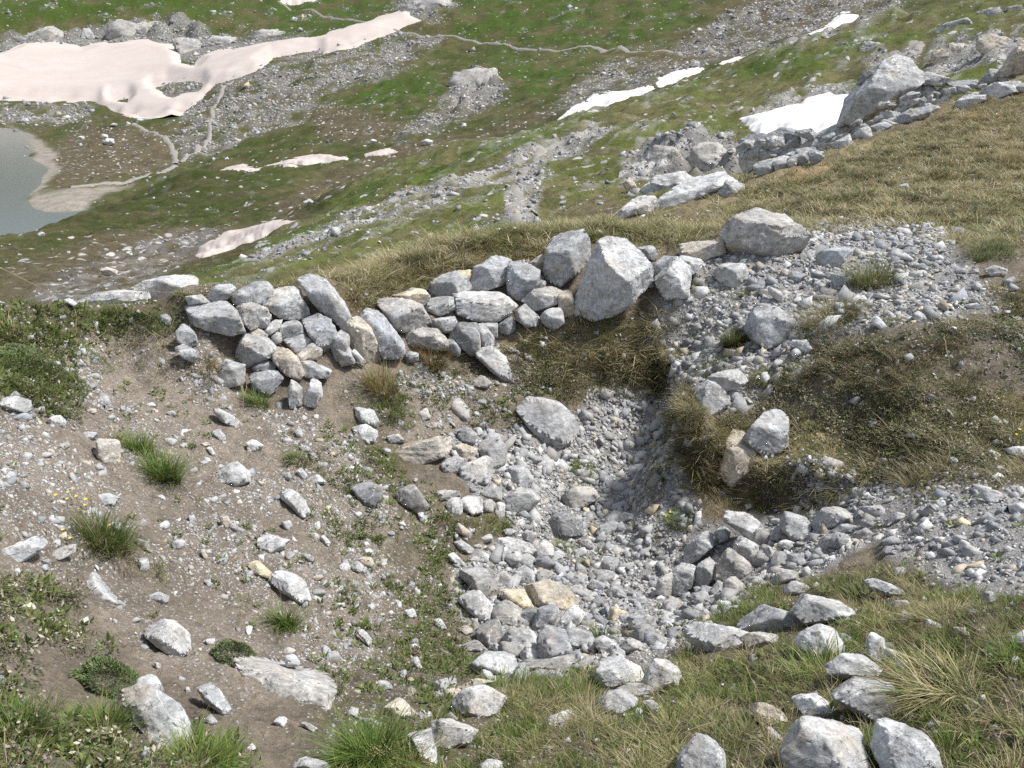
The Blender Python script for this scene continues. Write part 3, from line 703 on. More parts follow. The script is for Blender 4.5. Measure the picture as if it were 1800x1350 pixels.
def shape_rock(P2, rng, level, thick, rough=1.0, layers=0.0):
    """P2: outline (a right, b up) in metres around its centre; returns local (a, b, c) vertices; c points to the viewer"""
    Hh = hull2(P2); n = len(Hh)
    area = 0.5 * abs(sum(Hh[i][0] * Hh[(i + 1) % n][1] - Hh[(i + 1) % n][0] * Hh[i][1] for i in range(n)))
    R = math.sqrt(area / math.pi); Nn = []; Off = []
    for i in range(n):
        e = Hh[(i + 1) % n] - Hh[i]; L = np.linalg.norm(e)
        if L < .08 * R: continue
        n2 = np.array([e[1], -e[0]]) / L; h = float(n2 @ Hh[i])
        up = n2[1]
        tf = math.radians(np.clip(8 + 8 * up + rng.uniform(-8, 12), 0, 40)); tb = math.radians(rng.uniform(8, 36))
        Nn.append([n2[0] * math.cos(tf), n2[1] * math.cos(tf), math.sin(tf)]); Off.append(h * math.cos(tf))
        Nn.append([n2[0] * math.cos(tb), n2[1] * math.cos(tb), -math.sin(tb)]); Off.append(h * math.cos(tb))
    v = np.array([rng.uniform(-.45, .45), rng.uniform(.55, 1.1), .75]); v /= np.linalg.norm(v); sup = (Hh @ v[:2]).max(); Nn.append(v); Off.append(sup * rng.uniform(.5, .8) + .12 * thick * R)
    v = np.array([rng.uniform(-.55, .55), rng.uniform(-.5, .05), 1.0]); v /= np.linalg.norm(v); Nn.append(v); Off.append(thick * R * rng.uniform(.5, .75))
    if rng.random() < .6:
        v = np.array([rng.choice([-1, 1]) * rng.uniform(.6, 1.1), rng.uniform(-.3, .4), .8]); v /= np.linalg.norm(v); sup = (Hh @ v[:2]).max(); Nn.append(v); Off.append(sup * rng.uniform(.55, .8) + .15 * thick * R)
    v = np.array([rng.uniform(-.3, .3), rng.uniform(-.4, .1), -1.0]); v /= np.linalg.norm(v); Nn.append(v); Off.append(thick * R * .8)
    D, F = ICO[level]
    wa = np.ptp(Hh[:, 0]); wb = np.ptp(Hh[:, 1])
    Q = D * np.array([wa, wb, 1.3 * thick * R]); Q = Q / np.linalg.norm(Q, axis=1, keepdims=True)
    Nn = np.array(Nn); Off = np.array(Off)
    r = np.min(np.where(Q @ Nn.T > 1e-3, Off / np.maximum(Q @ Nn.T, 1e-3), 1e9), axis=1)
    # chamfers that leave the outline alone
    for k in range(3):
        v = rng.normal(size=3); v[2] = abs(v[2]) + .5; v /= np.linalg.norm(v)
        q = Q @ v; s = (r * q).max() * rng.uniform(.7, .92)
        r = np.minimum(r, np.where(q > 1e-3, s / np.maximum(q, 1e-3), 1e9)); Nn = np.vstack([Nn, v]); Off = np.append(Off, s)
    # slide the vertices nearest to an edge between two facets onto that edge, so that breaks stay sharp
    Hn = Nn / Off[:, None]; lim = {1: .36, 2: .21, 3: .115, 4: .062, 5: .033}[level]
    for it in range(2):
        g = Q @ Hn.T; o2 = np.argpartition(-g, 1, axis=1)[:, :2]
        m = Hn[o2[:, 0]] - Hn[o2[:, 1]]; m /= np.linalg.norm(m, axis=1, keepdims=True) + 1e-9
        dl = (Q * m).sum(1); k = np.abs(dl) < lim
        Q[k] -= m[k] * dl[k, None]; Q /= np.linalg.norm(Q, axis=1, keepdims=True)
    r = 1.0 / np.maximum((Q @ Hn.T).max(1), 1e-6)
    P = Q * r[:, None]
    o3 = rng.uniform(-50, 50, 3); U = P / R + o3
    disp = .025 * fbm(U * 1.2, 1, 2) + rough * (.022 * (1 - 2 * np.abs(fbm(U * 2.4, 2, 3))) + .03 * np.round(2.2 * fbm(U * 1.7, 5, 2)) / 2.2 + .014 * fbm(U * 9, 3, 2))
    if layers > 0:
        ax = np.array([.35, .85, .3]); ax = ax + rng.uniform(-.3, .3, 3); ax /= np.linalg.norm(ax)
        s = (P / R) @ ax * 4.5 + .5 * fbm(U * 1.5, 8, 2)
        disp = disp + layers * .05 * (np.abs((s % 1.0) - .5) * 2 - .5)
    P = P + Q * (disp * R)[:, None]
    return P, F, R

TINT = dict(grey=(.39, .39, .385), pale=(.50, .495, .48), beige=(.49, .43, .35), dark=(.24, .24, .24), yellow=(.60, .51, .36), warm=(.41, .39, .36), blue=(.335, .342, .355), white=(.61, .605, .59))
KEY_BOXES = []       # pixel boxes of placed stones, to keep scattered ones off them
ROCK_COUNT = 0
def rock(name, pix, tint, T=None, mat=None, label=None, cat=None, group=None, parent=None, thick=.95, push=0.0, layers=0.0, dmax=None, rough=1.0, lvl=None, foot=.92, rmin=0.0, lie=0.0, grow_o=1.0):
    global ROCK_COUNT
    ROCK_COUNT += 1
    T = T or TN; mat = mat or M_ROCK
    rng = np.random.default_rng(1000 + ROCK_COUNT)
    P = np.array(pix, float); x0, y0 = P.min(0); x1, y1 = P.max(0)
    if T is TN: KEY_BOXES.append((x0, y0, x1, y1))
    low = P[np.argsort(-P[:, 1])[:3]]; fxp = .5 * low[:, 0].mean() + .5 * (x0 + x1) / 2
    G0 = T.hit(fxp, y0 + foot * (y1 - y0), rmin)
    cxp, cyp = P.mean(0) * .5 + np.array([(x0 + x1) / 2, (y0 + y1) / 2]) * .5
    d = ray(cxp, cyp)
    D = float((G0 - CAM) @ d) if G0 is not None else (dmax or 8.0)
    if dmax: D = min(D, dmax)
    D += push
    Pc = CAM + d * D
    c = -d
    if lie > 0 and G0 is not None:
        gx = math.atan2(G0[0], G0[1]); gl = math.log(math.hypot(G0[0], G0[1])); oa, ol = np.meshgrid(np.linspace(-.05, .05, 7), np.linspace(-.05, .05, 7)); Ng = T.samp(T.N, gx + oa.ravel(), gl + ol.ravel()).mean(0); Ng = Ng / np.linalg.norm(Ng)
        c = (1 - lie) * c + lie * Ng; c /= np.linalg.norm(c)
        if lie > .7:
            Gc = T.hit(cxp, cyp, rmin); Gc = G0 if Gc is None else Gc; Pc = Gc - Ng * .01
        else:
            Pc = CAM + d * (float((G0 - CAM) @ c) / float(d @ c)); Pc = Pc + d * push
    a = np.cross(-c, [0, 0, 1.0]); a /= np.linalg.norm(a); b = np.cross(a, -c)
    P = (P - [cxp, cyp]) * grow_o + [cxp, cyp]
    rr = ray(P[:, 0], P[:, 1]); k = float((Pc - CAM) @ c) / (rr @ c); W = CAM + rr * k[:, None] - Pc
    P2 = np.stack([W @ a, W @ b], -1)
    size = max(x1 - x0, y1 - y0)
    level = lvl if lvl else (5 if size > 150 else 4 if size > 62 else 3 if size > 26 else 2)
    L, F, R = shape_rock(P2, rng, level, thick, rough, layers)
    V = L[:, :1] * a + L[:, 1:2] * b + L[:, 2:3] * c
    me = mesh_np(name, V, F, None, size < 30)
    loc = Pc
    if parent is not None: loc = Pc - np.array(parent.location)
    o = obj(name, me, mat, parent, tuple(loc))
    t = np.array(TINT[tint]) * rng.uniform(.9, 1.1); o.color = (*t, 1.0)
    if parent is None: tag(o, label, cat or "stone", group)
    return o

def A_(*p): return [(x / 3, 400 + y / 3) for x, y in p]
def B_(*p): return [(600 + x / 3, 380 + y / 3) for x, y in p]
def C_(*p): return [(1200 + x / 3, 350 + y / 3) for x, y in p]
def D_(*p): return [(x / 2.7, 850 + y / 2.7) for x, y in p]
def E_(*p): return [(600 + x / 2.7, 850 + y / 2.7) for x, y in p]
def F_(*p): return [(1200 + x / 2.455, 800 + y / 2.455) for x, y in p]

# ---- the dry stone wall: one thing, its stones are parts
wall_base = TN.hit(700, 640)
wall = empty("dry_stone_wall", tuple(wall_base))
tag(wall, "low tumbled dry stone wall of grey limestone along the far rim of the hollow", "wall")
WALL = [
 (A_((960,455),(975,405),(1060,395),(1180,380),(1250,440),(1300,555),(1220,570),(1080,540),(985,500)), 'grey'),
 (A_((985,365),(1060,355),(1120,395),(1000,415)), 'pale'), (A_((1080,380),(1140,310),(1200,295),(1240,320),(1200,370),(1110,395)), 'grey'),
 (A_((1260,330),(1330,295),(1400,285),(1440,330),(1390,400),(1310,395)), 'grey'), (A_((1215,360),(1260,330),(1335,340),(1330,390),(1240,405)), 'dark'),
 (A_((1375,400),(1440,330),(1510,300),(1580,320),(1625,420),(1635,470),(1560,490),(1480,480)), 'pale'),
 ([(523,490),(546,480),(575,492),(605,530),(626,575),(615,583),(590,570),(550,535)], 'grey'),
 (A_((1230,410),(1330,400),(1400,430),(1420,480),(1330,540),(1270,480)), 'warm'), (A_((1305,470),(1370,430),(1425,460),(1410,530),(1340,525)), 'grey'),
 (A_((1395,550),(1440,480),(1485,490),(1470,540),(1430,565)), 'pale'), (A_((1430,580),(1475,540),(1490,600),(1450,615)), 'warm'),
 (A_((1480,510),(1550,485),(1610,530),(1620,570),(1530,590),(1490,580)), 'pale'), (A_((1500,595),(1600,570),(1645,600),(1620,650),(1560,660)), 'grey'),
 (A_((1600,490),(1680,460),(1740,490),(1770,560),(1740,640),(1690,650),(1640,590)), 'blue'), (A_((1565,670),(1640,610),(1700,630),(1680,690),(1600,705)), 'beige'),
 (A_((1310,560),(1360,535),(1410,560),(1400,590),(1330,590)), 'beige'), (A_((1290,570),(1400,580),(1450,640),(1430,680),(1310,725),(1250,690),(1260,620)), 'grey'),
 (A_((1440,640),(1480,620),(1560,680),(1600,760),(1570,800),(1500,770),(1450,710)), 'beige'), (A_((1585,710),(1640,705),(1740,750),(1720,790),(1600,790)), 'pale'),
 (A_((1330,740),(1400,690),(1450,720),(1440,760),(1350,760)), 'dark'), (A_((1320,775),(1450,755),(1485,800),(1420,880),(1340,850)), 'blue'),
 (A_((930,550),(975,500),(1030,570),(1040,610),(1000,630),(940,600)), 'blue'), (A_((920,640),(960,615),(1045,660),(1020,710),(970,690)), 'grey'),
 (A_((1520,860),(1540,800),(1590,850),(1590,930),(1530,945)), 'grey'), (A_((1600,910),(1650,785),(1690,830),(1695,890),(1660,940),(1610,935)), 'pale'),
 (A_((1140,800),(1190,700),(1290,730),(1290,820),(1200,835)), 'grey'),
 (B_((0,590),(40,560),(90,540),(150,600),(205,720),(205,770),(140,770),(60,700)), 'beige'), (B_((-40,690),(40,690),(75,770),(0,790)), 'grey'), (B_((50,720),(75,705),(130,770),(110,790)), 'pale'),
 (B_((-60,660),(0,600),(40,640),(30,740),(-30,760)), 'grey'),
 (B_((95,530),(140,475),(190,480),(250,560),(330,670),(335,715),(290,755),(215,755),(190,680)), 'blue'),
 (B_((160,420),(270,410),(330,430),(430,470),(470,550),(420,590),(320,615),(270,590),(220,510)), 'warm'),
 (B_((330,400),(375,375),(410,390),(385,420),(345,420)), 'grey'), (B_((270,420),(340,400),(440,380),(460,440),(420,470),(330,430)), 'yellow'),
 (B_((420,445),(500,430),(590,430),(595,490),(520,525),(450,500)), 'grey'), (B_((440,370),(530,300),(600,285),(660,320),(690,380),(590,420),(470,430)), 'grey'),
 (B_((600,290),(690,285),(700,330),(690,370),(650,310)), 'yellow'), (B_((690,350),(710,270),(790,230),(830,205),(890,225),(905,300),(840,355),(760,385),(700,380)), 'grey'),
 (B_((895,250),(960,245),(1040,290),(1030,360),(960,440),(890,420),(880,340)), 'blue'), (B_((590,400),(610,385),(780,385),(880,400),(945,470),(830,555),(700,550),(605,520)), 'pale'),
 (B_((960,440),(1020,390),(1120,375),(1165,410),(1165,450),(1090,480),(1010,500)), 'warm'), (B_((920,510),(970,465),(1050,545),(1040,570),(980,580),(930,550)), 'grey'),
 (B_((1050,530),(1100,490),(1155,485),(1170,560),(1120,600),(1070,570)), 'pale'), (B_((1150,400),(1200,380),(1225,440),(1225,510),(1180,525),(1150,480)), 'beige'),
 (B_((1085,130),(1110,75),(1270,60),(1310,130),(1320,210),(1250,300),(1160,370),(1090,340),(1070,290)), 'grey'),
 (B_((1225,470),(1290,290),(1350,130),(1400,100),(1510,90),(1560,160),(1640,270),(1640,330),(1560,440),(1440,520),(1320,545),(1240,520)), 'pale'),
 (B_((1560,170),(1640,155),(1665,200),(1650,240),(1600,210)), 'grey'), (B_((1640,260),(1700,215),(1770,220),(1740,280),(1660,335)), 'blue'),
 ([(1153,490),(1190,455),(1212,470),(1208,522),(1170,522)], 'pale'), (B_((1570,320),(1640,310),(1645,370),(1580,380)), 'grey'),
 (B_((990,250),(1060,200),(1080,240),(1070,290),(1020,280)), 'beige'), (B_((920,235),(990,230),(990,255),(930,250)), 'pale'), (B_((1015,370),(1050,330),(1080,350),(1060,390),(1020,395)), 'grey'),
 (B_((470,550),(590,530),(610,570),(590,610),(520,610),(475,580)), 'grey'), (B_((350,620),(420,590),(500,600),(550,650),(550,700),(420,700),(360,680)), 'warm'),
 (B_((550,660),(580,640),(625,700),(620,740),(560,720)), 'blue'), (B_((330,740),(360,715),(405,720),(400,765),(350,770)), 'grey'),
 (B_((580,640),(620,570),(720,570),(725,700),(690,740),(640,690)), 'dark'), (B_((725,580),(750,565),(810,650),(800,690),(745,695)), 'pale'), (B_((740,570),(820,565),(820,640),(790,630)), 'grey'),
 (B_((820,580),(890,530),(915,560),(915,600),(880,620),(830,610)), 'dark'),
 (C_((0,240),(60,225),(205,225),(215,280),(120,320),(0,300)), 'beige'), (C_((-30,300),(90,310),(110,350),(40,400),(-30,390)), 'pale'),
]
for pts, tint in WALL:
    rock("stone", pts, tint, parent=wall, dmax=7.9, push=-.03, grow_o=1.15 if np.ptp(np.array(pts)[:, 0]) < 75 else 1.02)

wrng = np.random.default_rng(77)       # smaller stones packed into the wall's gaps
for poly_, n_ in (([(318, 560), (330, 520), (400, 510), (540, 500), (560, 540), (600, 580), (640, 640), (600, 650), (470, 660), (430, 600)], 30), ([(640, 560), (700, 520), (800, 500), (950, 480), (1000, 520), (990, 560), (900, 580), (860, 620), (760, 610), (700, 620), (650, 600)], 26)):
    k_ = 0
    while k_ < n_:
        q = wrng.uniform([min(p[0] for p in poly_), min(p[1] for p in poly_)], [max(p[0] for p in poly_), max(p[1] for p in poly_)])
        if poly_sd(np.array([q[0]]), np.array([q[1]]), poly_)[0] < 4: continue
        k_ += 1; s_ = wrng.uniform(10, 19); th_ = np.sort(wrng.uniform(0, 6.28, 7))
        rock("stone", [(q[0] + s_ * math.cos(t_), q[1] + .8 * s_ * math.sin(t_)) for t_ in th_], wrng.choice(['grey', 'warm', 'blue', 'dark']), parent=wall, dmax=7.9, push=.10, lvl=2)
exec_rocks = []
def add(name, pts, tint, label=None, **kw): exec_rocks.append((name, pts, tint, label, kw))
add("boulder", A_((405,375),(520,345),(650,330),(780,345),(800,375),(640,395),(500,405),(420,400)), 'pale', "long flat pale slab in the grass at the wall's left end, front one", thick=.8, lie=0, foot=1.0, push=-.25)
add("boulder", A_((650,330),(760,285),(900,265),(1000,240),(1028,270),(1000,400),(800,378)), 'pale', "rising pale slab touching the wall's left end, behind a flat one", thick=.7, push=-.15, lie=0, foot=.9)
add("stone", A_((845,470),(880,450),(910,490),(890,520),(850,500)), 'grey', "grey stone half hidden in grass below the pale slab")
add("stone", B_((710,705),(780,690),(860,740),(860,800),(900,870),(880,885),(800,820),(720,750)), 'pale', "split pale slab leaning below the wall's middle", thick=.6, layers=.8)
add("stone", B_((690,870),(740,835),(790,880),(760,905),(700,900)), 'warm', "small angular stone just below the split leaning slab")
add("boulder", C_((225,220),(240,160),(310,90),(400,65),(520,95),(590,150),(675,190),(665,240),(520,290),(400,300),(260,270)), 'warm', "large flat-topped boulder at the right end of the wall, shadow under it", layers=.9, thick=1.1)
add("stone", C_((160,395),(220,350),(310,335),(340,390),(330,440),(260,470),(200,440)), 'pale', "pale blocky stone on the gravel below the flat-topped boulder")
add("stone", C_((700,330),(720,290),(860,240),(900,260),(850,330),(770,365)), 'blue', "grey slab lying on gravel beside the root-ended tussock", thick=.7)
add("boulder", C_((345,600),(400,565),(500,580),(580,640),(580,690),(530,760),(450,790),(370,740),(340,680)), 'grey', "rounded grey boulder on the ledge beside a mossy hummock")
add("stone", C_((580,740),(650,745),(685,790),(660,810),(600,800)), 'white', "white chip of rock right below the rounded ledge boulder", thick=.6)
add("stone", C_((385,480),(440,475),(485,515),(420,512)), 'warm', "left one of two thin slabs on the ledge gravel", thick=.5)
add("stone", C_((440,460),(500,470),(530,510),(520,550),(460,500)), 'pale', "right one of two thin slabs on the ledge gravel", thick=.6)
add("stone", C_((1000,620),(1030,620),(1075,670),(1050,690),(1015,665)), 'white', "elongated white stone in the dark ground cover of the right bank")
add("stone", C_((1210,610),(1250,590),(1285,620),(1280,645),(1225,650)), 'pale', "round pale stone at the lower edge of the ledge gravel")
add("stone", C_((1590,375),(1640,350),(1705,370),(1700,400),(1630,410)), 'warm', "low dull stone near the right edge of the gravel ledge")
add("stone", C_((1680,440),(1740,405),(1755,430),(1720,460)), 'blue', "grey wedge stone at the far right of the ledge")
add("stone", C_((555,390),(600,380),(650,400),(610,440),(570,430)), 'blue', "bluish stone among the ledge gravel")
add("stone", C_((780,400),(850,395),(860,460),(800,460)), 'blue', "upright grey stone touching the root-ended tussock")
add("boulder", C_((130,960),(200,900),(330,900),(330,960),(280,1000),(180,1030),(130,1010)), 'pale', "upper pale boulder on the right bank, above its grey twin", layers=.4)
add("boulder", C_((75,1010),(130,940),(240,1040),(240,1080),(150,1150),(100,1130)), 'grey', "grey boulder embedded in the bank beneath a pale one", push=.04)
add("stone", C_((400,1050),(460,970),(475,1000),(450,1045)), 'pale', "thin pointed stone leaning on the right bank")
add("boulder", C_((330,1260),(430,1140),(500,1100),(545,1150),(545,1300),(470,1350),(400,1330)), 'grey', "rough grey boulder on the right bank beside a hanging stone", layers=.6)
add("boulder", [(1268,830),(1275,785),(1290,760),(1306,762),(1330,795),(1318,832),(1285,852)], 'beige', "hanging beige stone over the dark undercut of the right bank")
add("stone", [(1768,790),(1800,783),(1806,808),(1785,806)], 'white', "white stone cut by the right edge above the gravel")
for p in ([(1440,370),(1490,360),(1495,385),(1445,392)], [(1510,375),(1560,370),(1560,390),(1515,392)], [(1415,472),(1465,463),(1460,490),(1420,487)], [(1245,542),(1290,525),(1315,550),(1270,562)], [(1490,557),(1540,545),(1580,565),(1560,582),(1510,577)], [(1120,490),(1160,478),(1170,505),(1130,510)], [(1230,350),(1270,340),(1290,365),(1240,372)]):
    add("stone", C_(*p), 'pale', 'ledge')
# hollow: back slope
add("boulder", B_((940,1030),(1000,960),(1065,940),(1130,1000),(1210,1050),(1245,1120),(1200,1190),(1110,1235),(1040,1150)), 'grey', "large grey slab lying alone on the hollow's back slope", thick=.6, lie=.55)
add("stone", B_((545,1000),(600,950),(700,970),(715,1020),(650,1080),(570,1040)), 'warm', "flat grey stone half buried in soil below the wall", thick=.45, lie=.8)
add("stone", B_((60,1000),(100,990),(170,1030),(195,1080),(180,1110),(100,1090)), 'pale', "upper of two pale stones touching below the straw tuft")
add("stone", B_((60,1112),(130,1100),(185,1140),(170,1190),(90,1180)), 'white', "lower of two pale stones touching below the straw tuft")
add("stone", B_((240,1240),(300,1215),(400,1220),(500,1195),(590,1160),(592,1220),(520,1270),(400,1310),(270,1290)), 'beige', "long cracked log-like stone on the hollow's back slope", thick=.7, layers=.7)
add("stone", B_((240,1160),(300,1150),(330,1190),(260,1197)), 'pale', "small pale stone on top of the log-like stone")
add("stone", B_((610,1130),(660,1100),(710,1150),(690,1210),(630,1190)), 'dark', "dark upright stone on top of the central heap")
add("stone", B_((590,1220),(640,1200),(720,1230),(730,1280),(640,1290),(600,1250)), 'beige', "beige stone in the middle of the central heap")
add("stone", B_((720,1200),(760,1170),(830,1170),(870,1230),(860,1300),(800,1340),(740,1260)), 'grey', "round grey stone at the right of the central heap")
add("stone", [(807,823),(828,806),(860,803),(868,825),(855,850),(815,848)], 'pale', "pale stone at the front of the central heap")
add("stone", B_((525,1300),(590,1260),(640,1290),(620,1350),(540,1350)), 'grey', "grey stone at the left of the central heap")
add("stone", [(890,820),(920,818),(936,840),(925,858),(895,852)], 'grey', "grey stone standing right of the central heap")
add("stone", B_((695,1120),(735,1115),(745,1150),(710,1165)), 'white', 'floor'); add("stone", B_((410,1040),(450,1010),(470,1060),(430,1080)), 'pale', 'floor')
# hollow floor
add("stone", E_((40,10),(130,0),(190,30),(180,80),(140,110),(80,70)), 'dark', "smooth dark stone on the left slope edge of the hollow")
add("stone", E_((260,60),(300,0),(350,20),(405,100),(380,150),(300,100)), 'warm', "layered bark-like stone right of the smooth dark one", layers=1.2, rough=1.5)
for p, t in (([(440,50),(480,30),(560,40),(570,60),(480,82)],'warm'), ([(500,100),(520,70),(570,60),(570,140),(520,150)],'pale'), ([(570,80),(610,55),(670,70),(670,130),(620,150),(580,120)],'pale'), ([(650,45),(720,5),(770,50),(770,85),(690,75)],'grey'), ([(670,90),(710,70),(730,100),(715,135),(675,130)],'warm'), ([(730,130),(745,80),(775,90),(770,160),(740,170)],'pale')):
    add("stone", E_(*p), t, 'heap')
add("stone", E_((780,60),(850,25),(920,40),(935,80),(890,130),(810,140)), 'pale', "largest pale stone in the row below the central heap")
add("stone", E_((1055,60),(1110,20),(1180,10),(1220,70),(1110,130),(1060,100)), 'warm', "blocky grey-brown stone alone on the gravel of the hollow")
add("stone", E_((970,210),(1000,150),(1060,130),(1130,180),(1140,240),(1060,255),(990,235)), 'dark', "dark wedge stone with grass under it on the hollow floor")
add("stone", E_((535,195),(560,185),(620,240),(610,265),(550,230)), 'beige', "beige sliver in the grass at the hollow's left edge")
for p, t in (([(760,225),(800,210),(830,230),(790,252)],'pale'), ([(650,265),(710,235),(715,270),(660,287)],'pale'), ([(535,280),(570,270),(625,310),(610,335),(560,310)],'white'), ([(505,335),(535,330),(585,380),(570,395),(520,365)],'white')):
    add("stone", E_(*p), t, 'floor')
add("stone", E_((725,270),(800,258),(890,285),(920,320),(880,355),(760,330)), 'pale', "pale oblong stone at the head of the rubble stream")
add("stone", E_((920,310),(965,265),(1005,290),(1005,340),(950,380),(925,360)), 'pale', "pale squarish stone beside the oblong one on the rubble")
add("stone", E_((850,250),(880,220),(925,240),(900,290)), 'blue', "small bluish stone touching the dark wedge stone's left")
add("stone", E_((780,350),(830,310),(880,360),(850,400),(790,400)), 'blue', "bluish stone below the oblong one on the rubble")
add("stone", E_((560,430),(600,385),(680,410),(740,480),(745,520),(690,550),(610,490)), 'grey', "large smooth grey stone at the rubble's upper left edge")
add("stone", E_((730,420),(765,410),(815,460),(810,490),(750,490)), 'warm', "small warm grey stone right of the large smooth one")
add("stone", E_((815,430),(860,390),(915,420),(910,470),(860,485),(825,470)), 'grey', "round grey stone above the cream stones of the rubble")
add("stone", E_((920,420),(960,405),(1020,430),(1010,455),(930,457)), 'warm', "flat warm stone above the big cream stone")
add("stone", E_((985,340),(1040,335),(1055,365),(1020,385),(985,375)), 'grey', 'floor')
add("stone", E_((885,490),(920,465),(990,480),(1080,510),(1135,545),(1100,580),(1040,595),(920,580),(895,540)), 'yellow', "big cream yellow slab in the middle of the rubble", thick=.7, lie=.5)
add("stone", E_((745,520),(780,490),(860,500),(905,585),(850,592),(780,560)), 'yellow', "pale cream stone left of the big cream yellow slab")
add("stone", E_((560,555),(600,510),(660,520),(715,580),(710,645),(650,640),(590,590)), 'white', "whitish slab at the left edge of the rubble", thick=.7)
add("stone", E_((715,570),(780,560),(850,600),(850,670),(800,680),(730,650)), 'warm', "brown-grey shaded stone in the rubble's middle")
add("stone", E_((850,600),(900,590),(940,640),(910,670),(850,672)), 'dark', "dark stone between the brown-grey one and a bluish upright one")
add("stone", E_((905,690),(940,590),(990,560),(1025,600),(1015,660),(960,700)), 'blue', "bluish upright stone under the cream yellow slab", layers=.5)
add("stone", E_((1020,680),(1060,620),(1105,570),(1150,610),(1130,660),(1060,700)), 'pale', "pointed pale stone right of the bluish upright one")
add("stone", E_((640,700),(680,650),(740,660),(775,710),(760,780),(710,790),(660,750)), 'dark', "darkest rounded stone at the rubble's lower left")
add("stone", E_((770,740),(800,690),(870,690),(930,720),(930,770),(850,800),(790,800)), 'grey', "broad grey stone right of the darkest rounded one")
add("stone", E_((840,800),(900,750),(940,770),(940,830),(870,842)), 'pale', "pale stone wedged under the broad grey one")
add("stone", E_((935,740),(960,690),(1050,690),(1065,750),(1095,800),(1010,830),(950,830)), 'blue', "large blue-grey slab at the rubble's lower middle")
add("stone", E_((1065,720),(1120,680),(1180,710),(1205,760),(1150,790),(1090,780)), 'grey', "egg-shaped grey stone beside a small grass tuft")
add("stone", E_((620,870),(700,800),(780,795),(860,850),(850,900),(740,910),(650,900)), 'grey', "flat grey slab at the rubble's foot, left one", thick=.7)
add("stone", E_((860,890),(900,850),(1000,830),(1095,810),(1100,870),(1000,880)), 'warm', "flat grey slab at the rubble's foot, right one", thick=.7)
add("stone", E_((1205,770),(1240,720),(1290,740),(1320,780),(1250,812)), 'grey', "left of two low stones at the rubble's right foot")
add("stone", E_((1315,770),(1370,730),(1440,760),(1450,790),(1350,802)), 'grey', "right of two low stones at the rubble's right foot")
add("stone", E_((1360,640),(1410,600),(1480,640),(1470,670),(1380,690)), 'grey', "grey flat stone below the broken outcrop")
for p, t in (([(545,685),(590,675),(635,700),(590,722)],'warm'), ([(570,770),(630,745),(690,790),(650,802),(590,792)],'warm'), ([(870,840),(900,820),(920,840),(880,862)],'pale'), ([(1250,510),(1300,490),(1380,520),(1350,547),(1280,542)],'grey'), ([(1365,560),(1430,530),(1455,560),(1400,582)],'grey'), ([(1170,490),(1190,450),(1255,480),(1230,512)],'grey'), ([(1315,640),(1340,610),(1385,640),(1370,662),(1320,667)],'blue'), ([(1265,640),(1280,590),(1370,600),(1310,640),(1310,667)],'yellow'), ([(1215,240),(1230,200),(1290,170),(1320,200),(1270,252)],'grey'), ([(1300,170),(1340,140),(1400,150),(1390,170),(1330,192)],'grey'), ([(1190,560),(1230,530),(1250,580),(1210,590)],'dark'), ([(1050,440),(1090,420),(1120,440),(1080,462)],'grey'), ([(1100,320),(1150,300),(1170,330),(1130,350)],'pale')):
    add("stone", E_(*p), t, 'floor')
# foreground, centre bottom
add("stone", E_((205,1080),(270,1015),(360,1090),(340,1110),(260,1117)), 'beige', "beige triangular stone left of the foreground stones at bottom centre")
add("boulder", E_((525,1050),(580,990),(660,960),(770,1020),(730,1090),(650,1120),(560,1095)), 'pale', "bright split stone in the grass at bottom centre, upper one")
add("stone", E_((550,970),(640,930),(740,930),(660,962),(590,987)), 'beige', "thin beige slab touching the top of the bright split stone", thick=.5)
add("stone", E_((430,940),(540,920),(540,960),(470,992)), 'grey', "low striped stone left of the thin beige slab", thick=.6)
add("boulder", E_((420,1210),(440,1120),(520,1125),(635,1170),(600,1230),(510,1255),(440,1240)), 'warm', "angular block at bottom centre leaning on a paler stone")
add("stone", E_((310,1190),(420,1170),(440,1260),(450,1340),(390,1340),(350,1240)), 'pale', "pale stone under the angular block at bottom centre")
add("stone", E_((650,1345),(700,1310),(790,1330),(795,1370),(660,1380)), 'pale', "pale stone cut by the bottom edge near the centre")
for p in ([(490,1100),(520,1080),(555,1110),(530,1132)], [(355,1090),(420,1075),(430,1110),(380,1122)], [(165,940),(210,935),(245,970),(190,987)], [(110,1110),(170,1130),(180,1160),(110,1140)], [(40,1060),(80,1070),(75,1110),(30,1100)], [(320,830),(360,820),(385,880),(360,877)], [(430,650),(470,640),(500,690),(460,687)], [(300,600),(340,595),(355,630),(320,637)], [(70,700),(100,690),(145,740),(130,772)], [(45,380),(80,370),(120,410),(100,427),(60,410)], [(0,360),(30,370),(50,410),(10,400)]):
    add("stone", E_(*p), 'pale', 'herb')
add("boulder", E_((1215,900),(1250,820),(1330,830),(1400,870),(1440,930),(1340,960),(1270,972),(1215,930)), 'white', "bright white stone with a grassy notch in the foreground")
add("boulder", E_((1430,940),(1500,830),(1560,830),(1605,910),(1590,950),(1500,992)), 'pale', "pale peaked stone right of the bright notched one")
add("stone", E_((1275,990),(1400,940),(1510,990),(1400,1012)), 'warm', "low flat stone wedged below the notched and peaked stones", thick=.5)
add("boulder", E_((1180,1050),(1240,1010),(1330,985),(1410,1010),(1390,1060),(1320,1100),(1240,1080)), 'pale', "low pale stone in grass below the bright notched one")
add("stone", E_((970,1120),(1070,1080),(1120,1100),(1090,1150),(990,1152)), 'pale', "flat pale stone sunk in the grass at bottom centre right", thick=.6)
add("stone", E_((1430,1040),(1470,1025),(1520,1060),(1480,1082)), 'pale', "small pale stone in grass right of the low pale one")
